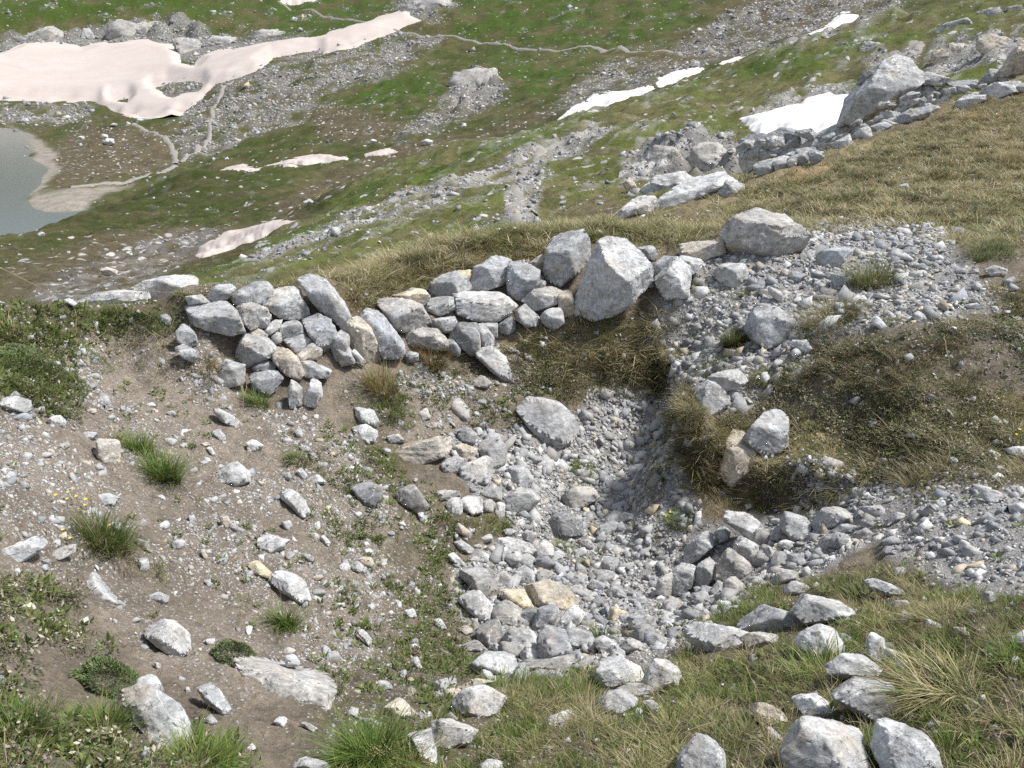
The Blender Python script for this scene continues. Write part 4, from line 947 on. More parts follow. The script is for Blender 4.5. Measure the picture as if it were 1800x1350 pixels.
# broken outcrop and its neighbours
outcrop_base = TN.hit(1250, 1040)
OUT = empty("broken_outcrop", tuple(outcrop_base)); tag(OUT, "broken grey limestone outcrop at the right side of the hollow floor", "outcrop")
for p, t in (([(165,280),(190,235),(290,245),(350,310),(380,350),(330,390),(270,330),(200,300)],'pale'), ([(0,400),(60,350),(130,305),(150,380),(60,460),(0,490)],'grey'), ([(135,330),(170,300),(210,320),(200,370),(140,390)],'grey'), ([(210,390),(240,340),(330,390),(330,440),(270,460),(220,420)],'pale'), ([(130,530),(150,460),(200,390),(270,450),(310,490),(260,530),(170,560)],'warm'), ([(60,480),(120,430),(145,470),(130,540),(90,590),(40,570)],'grey'), ([(-60,520),(0,450),(60,480),(40,570),(0,610),(-60,600)],'grey'), ([(-110,540),(-50,500),(-20,560),(-60,620),(-120,600)],'warm')):
    rock("block", F_(*p), t, parent=OUT, layers=.5)
add("stone", F_((180,560),(220,520),(270,570),(240,600),(190,597)), 'warm', "rounded warm stone at the foot of the broken outcrop")
add("stone", F_((380,410),(400,385),(430,400),(410,445),(380,435)), 'yellow', "cream yellow stone right of the broken outcrop")
add("stone", F_((420,300),(450,240),(520,260),(550,310),(530,350),(480,370),(440,330)), 'grey', "upright grey stone between the outcrop and the slab heap")
add("stone", F_((385,330),(420,305),(450,340),(420,375),(385,365)), 'grey', "squat grey stone touching the upright one beside the outcrop")
add("stone", F_((555,290),(620,230),(690,225),(745,270),(680,310),(580,320)), 'grey', "top stone of the slab heap right of the outcrop", layers=.5)
add("stone", F_((565,390),(610,355),(700,340),(710,365),(620,410),(575,417)), 'warm', "tilted brown-grey slab at the front of the slab heap", thick=.6)
add("stone", F_((640,330),(700,290),(760,310),(740,335),(660,342)), 'blue', "thin slab in the middle of the slab heap", thick=.6)
add("stone", F_((735,345),(790,315),(830,345),(810,370),(750,377)), 'grey', "stone at the right end of the slab heap")
add("stone", F_((865,300),(900,255),(960,240),(960,265),(890,302)), 'pale', "slanting pale slab in turf right of the slab heap", thick=.5)
for p in ([(685,385),(720,355),(735,385),(700,407)], [(410,390),(440,360),(480,380),(460,412)], [(410,440),(440,410),(475,425),(450,457)], [(450,430),(540,425),(530,460),(470,467)], [(340,480),(370,460),(395,480),(360,500)], [(560,560),(580,545),(590,565),(565,575)]):
    add("stone", F_(*p), 'pale', 'floor')
add("stone", F_((375,550),(430,490),(500,500),(490,540),(420,562)), 'warm', "low broken stone between outcrop and foreground grass")
add("stone", F_((430,575),(500,550),(560,570),(540,595),(450,607)), 'pale', "thin pale stone at the foreground lip above the big ones")
add("boulder", F_((470,660),(500,600),(600,620),(700,640),(735,690),(700,720),(590,700),(540,730)), 'pale', "large wedge of pale rock on the foreground lip")
add("boulder", F_((250,710),(330,670),(430,665),(500,700),(540,740),(460,770),(350,740),(260,752)), 'grey', "long arched grey rock on the foreground lip", lie=.5)
add("boulder", F_((10,760),(80,730),(230,740),(300,780),(240,850),(150,850),(60,800)), 'pale', "broad flat pale rock at the left end of the foreground lip", thick=.6, lie=.65)
add("stone", F_((250,790),(330,765),(410,780),(390,820),(290,832)), 'warm', "low grey stone below the long arched rock")
add("boulder", F_((480,780),(600,735),(660,760),(690,820),(680,870),(590,880),(510,830)), 'pale', "chunky white-grey rock in grass below the wedge")
add("stone", F_((795,800),(820,765),(870,800),(865,880),(840,900),(800,850)), 'pale', "upright pointed pale stone beside the big straw tussock")
add("boulder", F_((635,910),(690,870),(770,865),(875,930),(840,957),(650,967)), 'grey', "triangular smooth grey stone behind the lichen-stained rock")
add("boulder", F_((650,1000),(690,955),(800,960),(880,980),(935,1050),(920,1120),(850,1155),(760,1090),(670,1060)), 'pale', "rounded rock with ochre lichen at lower right")
add("stone", F_((470,1040),(570,1030),(660,1095),(650,1140),(540,1132)), 'white', "white stone sunk in grass left of the lichen-stained rock")
add("stone", F_((280,1075),(360,1075),(430,1110),(450,1150),(370,1172)), 'beige', "beige stone nearly overgrown by foreground grass")
add("boulder", F_((445,1290),(500,1180),(560,1145),(750,1175),(775,1260),(800,1360),(600,1400),(480,1380)), 'pale', "big pale block at the bottom edge, left of the veined one")
add("boulder", F_((830,1260),(840,1180),(890,1150),(1020,1195),(1090,1280),(1120,1360),(960,1410),(880,1370)), 'grey', "big grey block with a white vein at the bottom edge")
add("boulder", F_((-10,1290),(60,1215),(130,1230),(170,1290),(175,1370),(60,1420),(-20,1390)), 'grey', "grey rock cut by the bottom edge in the foreground grass")
add("stone", F_((785,545),(830,535),(900,560),(960,590),(910,612),(820,582)), 'grey', "low grey stone left of the upper straw tussock")
add("stone", F_((895,640),(960,620),(985,650),(940,672)), 'grey', "small grey stone under the upper straw tussock")
add("stone", F_((1290,610),(1330,585),(1355,620),(1310,647)), 'grey', "small stone in grass at the gravel's lower right")
add("stone", F_((1415,800),(1478,745),(1490,790),(1478,825)), 'pale', "pale stone cut by the right edge in the foreground")
add("stone", F_((1275,165),(1350,150),(1395,180),(1330,212)), 'pale', "flat pale stone on the gravel at the right edge, farther one", thick=.6)
add("stone", F_((1405,215),(1480,205),(1490,250),(1420,252)), 'white', "white stone on the gravel at the right edge, nearer one")
for p in ([(1040,425),(1080,420),(1095,440),(1060,450)], [(780,170),(800,160),(820,185),(795,195)], [(920,150),(940,135),(965,160),(940,172)], [(1270,480),(1300,470),(1310,495),(1280,500)], [(1160,350),(1220,345),(1225,370),(1180,380)]):
    add("stone", F_(*p), 'pale', 'right')
# left slope
add("boulder", D_((0,320),(90,290),(170,250),(210,250),(215,280),(170,330),(80,380),(-20,360)), 'pale', "white-grey pointed rock at the left edge of the soil slope")
add("stone", D_((200,345),(300,300),(350,290),(350,330),(280,362)), 'warm', "low pale stone right of the pointed left-edge rock", thick=.6)
add("stone", D_((455,55),(500,40),(565,70),(540,90),(480,87)), 'white', "flat white stone just above the yellow-flowered tuft", thick=.6)
add("boulder", D_((345,470),(400,450),(480,430),(560,480),(610,580),(560,602),(450,560),(400,500)), 'grey', "half-buried grey rock below the yellow-flowered tuft", lie=.75, thick=.6)
add("boulder", D_((680,690),(740,640),(820,660),(890,720),(895,780),(840,832),(760,780),(700,730)), 'pale', "knobbly pale rock alone in the middle of the soil slope")
add("stone", D_((705,530),(750,515),(810,540),(780,570),(720,562)), 'grey', "rounded grey stone above the knobbly pale rock")
add("stone", D_((1045,160),(1080,145),(1095,190),(1075,217),(1050,190)), 'beige', "beige egg-shaped stone standing on the soil slope")
add("stone", D_((1225,260),(1260,240),(1370,270),(1340,310),(1280,332),(1235,300)), 'pale', "pale flat-topped stone on the soil slope's right side")
add("stone", D_((1175,380),(1220,365),(1285,420),(1270,450),(1200,422)), 'yellow', "cream stone touching a paler one on the soil slope")
add("boulder", D_((1285,460),(1310,410),(1360,410),(1440,470),(1465,545),(1420,562),(1330,510)), 'white', "bright white rock beside the cream stone on the soil slope")
add("stone", D_((1310,40),(1370,25),(1440,80),(1465,130),(1430,162),(1390,110)), 'pale', "long pale stone pointing downhill on the soil slope")
add("boulder", D_((530,1010),(660,1000),(770,1050),(880,1130),(905,1220),(830,1252),(740,1242),(640,1130)), 'grey', "largest dark grey rock at the lower left", lie=.55)
add("boulder", D_((640,920),(720,910),(770,980),(740,1045),(660,1005)), 'grey', "grey rock on top of the largest lower left one")
add("stone", D_((930,960),(1000,950),(1060,1010),(1100,1080),(1060,1102),(980,1040)), 'grey', "layered grey stone between the two biggest lower left rocks", layers=.8)
add("boulder", D_((1140,870),(1200,810),(1330,810),(1430,860),(1540,880),(1560,1000),(1550,1140),(1450,1090),(1320,1050),(1230,980)), 'warm', "very large flat slab sunk in soil at lower left", thick=.3, lie=.8, rough=1.4)
add("stone", D_((1350,830),(1370,800),(1420,830),(1420,860),(1360,862)), 'grey', "small stone lying on the very large sunken slab", push=-.1)
add("stone", D_((670,1250),(700,1240),(735,1370),(680,1370)), 'pale', "narrow pale stone at the bottom edge, lower left")
add("boulder", A_((510,1130),(530,1100),(610,1120),(630,1160),(625,1235),(560,1250),(515,1210)), 'beige', "square cream block standing on the soil slope", rough=.5)
add("boulder", A_((-30,920),(70,890),(150,910),(160,960),(120,982),(0,950)), 'pale', "pale rock at the left edge below the dark cushion plants")
add("stone", A_((40,880),(80,860),(110,890),(60,897)), 'grey', "grey stone behind the pale left-edge rock")
add("stone", A_((1120,955),(1150,955),(1240,1010),(1300,1040),(1270,1062),(1180,1030)), 'pale', "long pale slab on soil below the wall's left heap", thick=.6)
add("stone", A_((1110,1075),(1150,1055),(1195,1110),(1170,1127),(1130,1100)), 'pale', "pale wedge stone below the long slab on the soil")
add("boulder", A_((1145,1290),(1180,1255),(1250,1240),(1310,1290),(1320,1330),(1240,1362),(1170,1340)), 'pale', "rounded fractured rock high on the soil slope")
add("stone", A_((1300,1130),(1340,1115),(1385,1150),(1370,1180),(1310,1177)), 'white', "bright lumpy stone right of the fractured rock")
for p, t in (([(310,1150),(350,1125),(370,1150),(340,1172)],'grey'), ([(455,965),(490,950),(515,965),(490,987)],'beige'), ([(875,970),(905,965),(930,985),(900,997)],'pale'), ([(770,930),(800,920),(825,940),(790,947)],'white'), ([(630,950),(655,935),(660,960),(640,972)],'pale'), ([(420,1100),(450,1075),(520,1090),(480,1117)],'blue'), ([(250,1020),(300,980),(350,1020),(330,1052),(270,1047)],'pale'), ([(85,1050),(120,1035),(140,1065),(110,1072)],'pale'), ([(1560,1280),(1590,1270),(1620,1310),(1600,1332)],'pale'), ([(1630,1320),(1680,1305),(1720,1345),(1650,1352)],'white'), ([(500,1260),(520,1240),(550,1270),(520,1287)],'grey'), ([(1085,1160),(1110,1155),(1135,1195),(1120,1207)],'pale'), ([(1060,1140),(1085,1130),(1110,1145),(1080,1155)],'beige'), ([(945,1150),(975,1135),(990,1155),(960,1165)],'pale')):
    add("stone", A_(*p), t, 'soil')
for p, t in (([(970,1110),(1000,1095),(1030,1130),(1000,1147)],'grey'), ([(1295,1130),(1330,1100),(1365,1120),(1340,1157)],'pale'), ([(1425,1140),(1450,1130),(1510,1165),(1480,1177)],'warm'), ([(90,560),(130,555),(180,590),(110,607)],'beige'), ([(1330,180),(1370,170),(1390,200),(1360,222)],'pale'), ([(970,460),(995,445),(1005,480),(985,492)],'blue'), ([(890,150),(920,145),(930,175),(905,187)],'grey'), ([(730,845),(760,855),(765,875),(740,877)],'warm'), ([(640,260),(700,280),(720,330),(660,300)],'warm'), ([(655,360),(700,340),(705,410),(670,417)],'blue'), ([(190,390),(220,385),(230,410),(205,417)],'blue'), ([(60,410),(90,400),(100,430),(75,442)],'white'), ([(970,740),(1020,735),(1020,760),(985,762)],'white'), ([(815,280),(850,260),(880,285),(850,312),(820,300)],'white'), ([(280,240),(310,230),(320,260),(295,270)],'beige'), ([(540,640),(555,650),(550,670),(535,665)],'white'), ([(945,315),(965,310),(985,345),(975,365)],'beige'), ([(1520,260),(1540,240),(1570,280),(1555,300)],'pale'), ([(1360,1340),(1450,1300),(1560,1330),(1540,1370)],'pale'), ([(1170,1250),(1195,1235),(1215,1260),(1180,1270)],'white'), ([(880,970),(895,960),(905,990),(885,1000)],'pale')):
    add("stone", D_(*p), t, 'soil')
GL = dict(ledge=("small pale stone lying on the gravel ledge right of the wall", "small stones on the gravel ledge"),
          floor=("small loose stone among the rubble on the hollow floor", "small stones on the hollow floor"),
          heap=("knee-high row stone between the central heap and the hollow grass", "stones below the central heap"),
          herb=("small pale stone among low herbs on the hollow's left flank", "small stones among the herbs"),
          right=("small pale stone on the turf and gravel at the right", "small stones at the right"),
          lawn=("small pale stone in the foreground grass", "small stones in the foreground grass"),
          soil=("small loose stone on the bare brown soil slope at the left", "small stones on the soil slope"))
GL['heap'] = ("fist-sized stone in the row just below the central heap", "stones below the central heap")
import re
NAMED = []
for name, pts, tint, label, kw in exec_rocks:
    if label not in GL:
        m_ = re.match(r"(.*?\b(?:stones?|rocks?|slabs?|boulders?|blocks?|chip|sliver|wedge)\b)", label)
        if m_ and not re.search(r"\b(of|one|two)\b", m_.group(1)): NAMED.append((*np.mean(pts, 0), m_.group(1)))
TW = dict(grey="grey", pale="pale", beige="beige", dark="dark", yellow="cream", warm="brownish", blue="bluish", white="white")
PLACE = dict(ledge="on the ledge", floor="on the hollow floor", heap="below the heap", herb="among herbs", right="at the right", soil="on the soil slope", lawn="in the foreground grass")
def near_label(px, py, tint, key, big):
    x, y, nm = min(NAMED, key=lambda q: (q[0] - px) ** 2 + (q[1] - py) ** 2)
    dx, dy = px - x, py - y
    d = ("right of" if dx > 0 else "left of") if abs(dx) > abs(dy) else ("below" if dy > 0 else "above")
    return f"{'small' if big else 'tiny'} {TW[tint]} stone {PLACE[key]}, {d} the {nm}"
for name, pts, tint, label, kw in exec_rocks:
    grp = None
    if label in GL:
        key = label; grp = GL[key][1]; label = near_label(*np.mean(pts, 0), tint, key, True)
    kw.setdefault('lie', .35); kw.setdefault('grow_o', 1.14)
    rock(name, pts, tint, label=label, cat="rock" if name == "boulder" else "stone", group=grp, dmax=9.5, **kw)

# ---- hillside rocks at the upper right
HR = [
 ("left end block of the low outcrop on the dry hillside", H((360,765),(440,700),(500,705),(480,740),(400,770)), 'white'),
 ("back block of the low outcrop on the dry hillside", H((455,680),(510,630),(590,615),(610,640),(530,690),(470,700)), 'pale'),
 ("long front block of the low outcrop on the dry hillside", H((480,745),(560,690),(620,640),(700,625),(745,655),(690,690),(600,730),(520,750)), 'white'),
 ("right end block of the low outcrop on the dry hillside", H((715,700),(760,640),(810,650),(815,685),(750,695)), 'pale'),
 ("tallest pointed boulder of the blocks beside the bright snow", H((1185,410),(1205,340),(1290,270),(1330,215),(1380,230),(1415,290),(1330,345),(1310,370),(1230,395)), 'pale'),
 ("flat grey boulder leaning on the tallest pointed one", H((1320,350),(1350,310),(1440,295),(1470,320),(1420,345),(1350,357)), 'blue'),
 ("dark upright boulder right of the tallest pointed one", H((1440,360),(1460,300),(1500,330),(1505,360),(1470,377)), 'warm'),
 ("long pale boulder behind the tallest pointed one", H((1400,262),(1470,260),(1530,280),(1520,302),(1440,292)), 'pale'),
 ("small block wedged at the foot of the flat leaning boulder", H((1310,380),(1350,345),(1385,350),(1380,385),(1330,397)), 'blue'),
 ("round dark boulder left behind the tallest pointed one", H((1220,290),(1240,250),(1275,260),(1280,285),(1240,297)), 'dark'),
 ("block at the left foot of the tallest pointed boulder", H((1180,450),(1230,390),(1290,380),(1290,430),(1230,467)), 'grey'),
 ("low block right below the dark upright boulder", H((1345,425),(1400,390),(1470,380),(1450,410),(1380,442)), 'blue'),
 ("small stone in front of the blocks beside the snow", H((1265,447),(1310,430),(1330,440),(1290,467)), 'grey'),
 ("pale knob at the left end of the block heap below the snow", H((815,520),(880,505),(900,540),(870,570),(830,602),(815,570)), 'pale'),
 ("flat-topped block above the pale knob below the snow", H((815,502),(850,480),(940,475),(960,510),(900,532)), 'blue'),
 ("biggest block of the heap just below the bright snow", H((965,560),(1000,510),(1060,480),(1140,510),(1130,530),(1060,552),(980,572)), 'pale'),
 ("block touching the lower rim of the bright snow", H((920,472),(960,455),(1040,470),(1020,500),(950,492)), 'blue'),
 ("block right of the biggest one below the bright snow", H((1080,472),(1150,440),(1180,460),(1150,490),(1100,492)), 'grey'),
 ("small block at the turf edge below the bright snow", H((1130,505),(1180,480),(1190,510),(1150,522)), 'pale'),
 ("low block at the turf edge right of the pale knob", H((870,575),(960,550),(970,577),(870,605)), 'warm'),
 ("gap-filling block between the pale knob and the biggest one", H((890,530),(950,500),(980,530),(960,560),(900,570)), 'grey'),
 ("grey block on the upper right skyline, left of a flat pale one", H((1640,300),(1680,255),(1720,260),(1700,300),(1660,322)), 'grey'),
 ("pale stone on the upper right skyline between grey blocks", H((1700,272),(1740,250),(1765,270),(1740,292)), 'pale'),
 ("flat pale block on the upper right hillside", H((1655,330),(1700,300),(1770,295),(1775,330),(1720,347)), 'pale'),
 ("large beige boulder cut by the right edge near the top", H((1720,252),(1760,190),(1800,150),(1830,160),(1830,240)), 'beige'),
 ("flat stone lying in turf left of the flat pale block", H((1565,372),(1590,340),(1650,340),(1650,355),(1590,382)), 'pale'),
 ("low row stone leading to the upper right blocks", H((1530,292),(1620,285),(1640,300),(1580,317)), 'grey'),
 ("stone at the right edge under the large beige boulder", H((1760,312),(1800,295),(1820,305),(1800,325)), 'grey'),
 ("lone small stone in the dry hillside turf", H((1355,657),(1385,645),(1392,660),(1365,667)), 'grey'),
 ("small row stone right of the dark upright boulder", H((1505,312),(1555,315),(1555,330),(1520,337)), 'grey'),
]
for label, pts, tint in HR:
    rock("boulder", pts, tint, mat=M_ROCKMID, label=label, cat="rock", group="limestone blocks on the right hillside", layers=.4, dmax=28, lvl=4, rmin=8.0, rough=1.3, foot=.78, lie=.2, grow_o=1.42, thick=1.1)
HEAPS = True
# far outcrops and boulders across the valley
FR = [("rock_outcrop", "dark rock shelf above the snowfield's left end", G((0,150),(60,110),(200,110),(280,130),(250,150),(70,160),(-40,185)), 'warm'),
 ("rock_outcrop", "light rock spike on the shelf above the snowfield", G((285,130),(305,90),(335,130),(310,165),(290,160)), 'grey'),
 ("rock_outcrop", "long broken cliff above the middle of the snowfield", G((330,140),(420,90),(560,60),(640,80),(620,130),(540,140),(400,150)), 'warm'),
 ("rock_outcrop", "dark rock nose cutting into the snowfield", G((610,150),(660,110),(700,140),(705,210),(655,235),(635,190)), 'warm'),
 ("rock_outcrop", "grey crag right of the dark nose in the snowfield", G((710,170),(760,120),(840,125),(830,170),(770,190),(715,190)), 'warm'),
 ("rock_outcrop", "low grey ledge above the snowfield's narrow arm", G((840,140),(960,105),(1060,120),(950,150),(860,155)), 'warm'),
 ("rock_outcrop", "grey crag at the top edge where the snow arm ends", G((1380,0),(1500,-20),(1590,0),(1560,40),(1470,65),(1400,30)), 'warm'),
 ("rock_outcrop", "grey outcrop in the middle of the far green hillside", G((1585,300),(1620,240),(1730,235),(1780,300),(1700,380),(1610,370)), 'warm'),
 ("rock_outcrop", "left pale rock face on the mound below the spur", H((480,520),(560,500),(615,560),(570,600),(480,595)), 'warm'),
 ("rock_outcrop", "right pale rock face on the mound below the spur", H((620,560),(700,475),(800,560),(800,615),(680,605)), 'warm'),
 ("boulder", "pale boulder left of the mound's rock faces", H((385,645),(415,620),(440,655),(412,682)), 'beige'),
 ("rock_outcrop", "dark flat boulder in the grass of the upper spur", H((1190,178),(1240,145),(1320,145),(1325,165),(1260,195),(1200,202)), 'warm'),
 ("rock_outcrop", "left rock rib on the spur's skyline at top right", H((1440,122),(1500,90),(1560,75),(1620,70),(1600,92),(1490,127)), 'grey'),
 ("rock_outcrop", "rounded rock on the spur's skyline at top right", H((1615,62),(1650,30),(1710,35),(1730,60),(1670,77)), 'warm'),
 ("rock_outcrop", "thin rock at the spur's skyline near the right corner", H((1720,32),(1795,20),(1800,40),(1740,44)), 'warm'),
 ("rock_outcrop", "broad pale outcrop on the upper right slope, left half", H((1480,205),(1550,165),(1640,150),(1640,200),(1570,235),(1490,240)), 'beige'),
 ("rock_outcrop", "broad pale outcrop on the upper right slope, right half", H((1630,160),(1710,125),(1795,140),(1760,175),(1650,200)), 'beige'),
 ("boulder", "largest white boulder on the brown flat by the lake", G((362,498),(375,485),(400,487),(405,508),(372,513)), 'white'),
 ("boulder", "smaller white boulder touching the largest lakeside one", G((352,480),(362,470),(380,474),(380,488),(358,490)), 'white'),
 ("boulder", "flat white boulder on the lakeside flat, leftmost pair", G((268,484),(285,477),(300,482),(295,491)), 'white'),
 ("boulder", "pale boulder on the flat just below the snowfield's tip", G((388,438),(400,431),(413,436),(408,446)), 'pale'),
 ("boulder", "white boulder at the valley bottom beneath the scree slope", G((1480,497),(1500,488),(1525,494),(1520,508),(1486,510)), 'white'),
 ("boulder", "small white boulder in brown turf across the valley", G((1300,494),(1312,487),(1325,494),(1320,505),(1303,505)), 'white'),
 ("boulder", "pale boulder in the far pasture above the snow arm", G((1020,67),(1032,58),(1047,65),(1043,77),(1024,76)), 'white'),
 ("boulder", "pale boulder on the low ridge above the gully snow", G((1065,708),(1085,700),(1107,708),(1095,720),(1070,718)), 'pale'),
 ("boulder", "pale boulder by the lake's near shore", G((130,822),(145,813),(160,820),(155,833),(134,833)), 'pale'),
 ("boulder", "grey boulder in the stream gully by the small snow patches", H((625,228),(640,212),(660,215),(660,233),(632,236)), 'pale'),
 ("boulder", "flat pale stone on the slope left of the wall, half sunk", A_((525,218),(560,205),(635,230),(610,252),(540,252)), 'beige'),
]
def cluster(label, poly, tint, T=TF, n=16, frac=.3, mat=None, seed=0, group="rocks across the valley", rmin=0.0, dmax=None, tall=.55):
    """a broken outcrop: one thing made of many angular blocks"""
    rng = np.random.default_rng(4000 + seed); P = np.array(poly, float); x0, y0 = P.min(0); x1, y1 = P.max(0)
    base = T.hit((x0 + x1) / 2, y0 + .8 * (y1 - y0), rmin); e = empty("rock_outcrop", tuple(base)); tag(e, label, "outcrop", group)
    pts = []
    while len(pts) < n:
        q = rng.uniform([x0, y0], [x1, y1])
        if poly_sd(np.array([q[0]]), np.array([q[1]]), poly)[0] > 0: pts.append(q)
    S = math.sqrt((x1 - x0) * (y1 - y0))
    for q in sorted(pts, key=lambda q: q[1]):
        s = S * frac * rng.uniform(.45, 1.15); m = 7; th = np.sort(rng.uniform(0, 6.28, m)); sl = rng.uniform(-.5, .1)
        o2 = np.stack([np.cos(th) * s * rng.uniform(.75, 1.1, m), np.sin(th) * s * tall * rng.uniform(.75, 1.1, m)], -1); o2[:, 1] += sl * o2[:, 0]
        tt = tint if rng.random() < .6 else rng.choice(['grey', 'pale', 'warm', 'blue'])
        rock("block", [tuple(q + v) for v in o2], tt, T=T, mat=mat or M_ROCKFAR, parent=e, lvl=2 if s < 9 else 3, thick=.8, layers=.5, rough=1.4, foot=.75, rmin=rmin, dmax=dmax)
cluster('jumbled lower blocks between the bright snow and the dry turf', H((820,500),(940,470),(1080,470),(1180,440),(1240,410),(1330,400),(1330,440),(1190,500),(1060,555),(960,580),(840,605)), 'grey', T=TN, n=46, frac=.17, mat=M_ROCKMID, seed=50, group='limestone blocks on the right hillside', rmin=8, dmax=26)
cluster('jumbled blocks around the foot of the tallest pointed boulder', H((1230,400),(1330,350),(1480,320),(1640,300),(1700,300),(1640,330),(1500,370),(1400,420),(1260,450)), 'pale', T=TN, n=34, frac=.15, mat=M_ROCKMID, seed=51, group='limestone blocks on the right hillside', rmin=8, dmax=27)
for i_, (name, label, pts, tint) in enumerate(FR):
    if name == "rock_outcrop":
        rock(name, pts, tint, T=TF, mat=M_ROCKFAR, label=label, cat="outcrop", group="rocks across the valley", layers=.6, rough=2.6, lvl=4, thick=.32, lie=.55, foot=.55, grow_o=1.05); continue
    rock(name, pts, tint, T=TF, mat=M_ROCKFAR if name == "rock_outcrop" else M_ROCKMID, label=label, cat="rock", group="rocks across the valley", layers=.8 if name == "rock_outcrop" else .2, rough=2.2 if name == "rock_outcrop" else 1.2, lvl=4 if name == "rock_outcrop" else 3, thick=.55 if name == "rock_outcrop" else .9)

# ------------------------------------------------------------------ scattering helpers
def sample(T, weight, n, rng, power=0.7):
    """n points on the terrain with density weight * area^power (finer towards the viewer)"""
    w = (weight * T.area ** power)[:-1, :-1].ravel(); w = np.clip(w, 0, None)
    cdf = np.cumsum(w); cdf /= cdf[-1]
    k = np.searchsorted(cdf, rng.random(n)); j, i = np.divmod(k, T.na - 1)
    a = T.az[0] + (i + rng.random(n)) * (T.az[1] - T.az[0]); lr = T.lr[0] + (j + rng.random(n)) * (T.lr[1] - T.lr[0])
    r = np.exp(lr)
    P = np.stack([r * np.sin(a), r * np.cos(a), T.samp(T.Z, a, lr)], -1)
    N = T.samp(T.N, a, lr); N /= np.linalg.norm(N, axis=1, keepdims=True)
    return P, N, r

def off_rocks(P, front=0.0):
    px, py = project(P); bad = np.zeros(len(P), bool)
    for x0, y0, x1, y1 in KEY_BOXES:
        mx = (x1 - x0) * .12; my = (y1 - y0) * .12
        bad |= (px > x0 + mx) & (px < x1 - mx) & (py > y0 + my) & (py < y1 - my + front * (1.12 * my + .22 * (y1 - y0) + 6))
    return ~bad

vis_n = TN.vis.astype(float)
frame_n = ((PXn > -350) & (PXn < 2200) & (PYn < 1600)).astype(float)
vis_f = TF.vis.astype(float) * ((PXf > -120) & (PXf < 1920) & (PYf > -60)).astype(float)

BOX_F = np.array([[0, 2, 3], [0, 3, 1], [4, 5, 7], [4, 7, 6], [0, 1, 5], [0, 5, 4], [2, 6, 7], [2, 7, 3], [0, 4, 6], [0, 6, 2], [1, 3, 7], [1, 7, 5]])
BOX_V = np.array([[x, y, z] for z in (-1, 1) for y in (-1, 1) for x in (-1, 1)], float)
def stones_mesh(P, N, size, cols, rng, sink=.1):
    """angular chips: skewed, tapered blocks of 12 triangles"""
    n = len(P); V = np.tile(BOX_V, (n, 1, 1))
    V[:, 4:, :2] *= rng.uniform(.25, .95, (n, 1, 2)); V[:, 4:, :2] += rng.uniform(-.35, .35, (n, 1, 2))
    V += rng.uniform(-.45, .45, V.shape)
    V *= rng.uniform([.7, .45, .2], [1.2, .95, .55], (n, 3))[:, None]
    th = rng.uniform(0, 2 * math.pi, n); c, s = np.cos(th), np.sin(th)
    X = V[..., 0] * c[:, None] - V[..., 1] * s[:, None]; Y = V[..., 0] * s[:, None] + V[..., 1] * c[:, None]
    Nt = N + rng.normal(0, .42, N.shape); Nt /= np.linalg.norm(Nt, axis=1, keepdims=True)
    t1 = np.cross(Nt, np.array([0.1, 1.0, 0.05])); t1 /= np.linalg.norm(t1, axis=1, keepdims=True); t2 = np.cross(Nt, t1)
    W = X[..., None] * t1[:, None] + Y[..., None] * t2[:, None] + V[..., 2:] * Nt[:, None]
    W = W * size[:, None, None] + (P + N * (size * sink)[:, None])[:, None]
    Fa = (BOX_F[None] + (np.arange(n) * 8)[:, None, None]).reshape(-1, 3)
    return W.reshape(-1, 3), Fa, np.repeat(cols, 8, axis=0)

def stone_cols(n, rng, soil=0.0):
    base = np.array([TINT['grey'], TINT['pale'], TINT['blue'], TINT['warm'], TINT['beige'], TINT['white'], TINT['yellow']])
    k = rng.choice(7, n, p=[.3, .24, .16, .16, .06, .06, .02]); return base[k] * rng.uniform(.68, 1.2, (n, 1))

rs = np.random.default_rng(11)
# ---- loose stones one can count: individuals
RUB = [(800, 1000), (900, 900), (1050, 880), (1180, 1000), (1300, 920), (1540, 900), (1520, 960), (1300, 1050), (1150, 1140), (1000, 1200), (850, 1200)]
w_rub = sstep(-10, 10, poly_sd(PXn, PYn, RUB))
fam = [("soil", w_soil * (1 - w_green), 14, (.022, .038)), ("floor", (w_rub + .25 * w_grav) * ((PYn > 690) & (PXn < 1560)), 50, (.04, .08)), ("ledge", w_grav * (PYn < 680), 10, (.035, .06)), ("right", (w_grav * (PXn > 1540) * (PYn > 800) + .15 * w_shrub * (PXn > 1300)), 6, (.02, .036)), ("herb", w_herb * (1 - w_grav), 6, (.02, .036)), ("lawn", w_green * (PXn > 800) * (PYn > 1000), 10, (.022, .04))]
variants = []
for v in range(8):
    th = np.linspace(0, 2 * math.pi, 8)[:-1] + rs.uniform(-.3, .3, 7)
    P2 = np.stack([np.cos(th) * rs.uniform(.8, 1.2, 7), np.sin(th) * rs.uniform(.6, 1.0, 7)], -1)
    L, F, R = shape_rock(P2, rs, 2, .75, 1.0)
    me = mesh_np("loose_stone", L[:, [0, 2, 1]] * np.array([1, -1, 1]), F); me.materials.append(M_ROCK); variants.append(me)
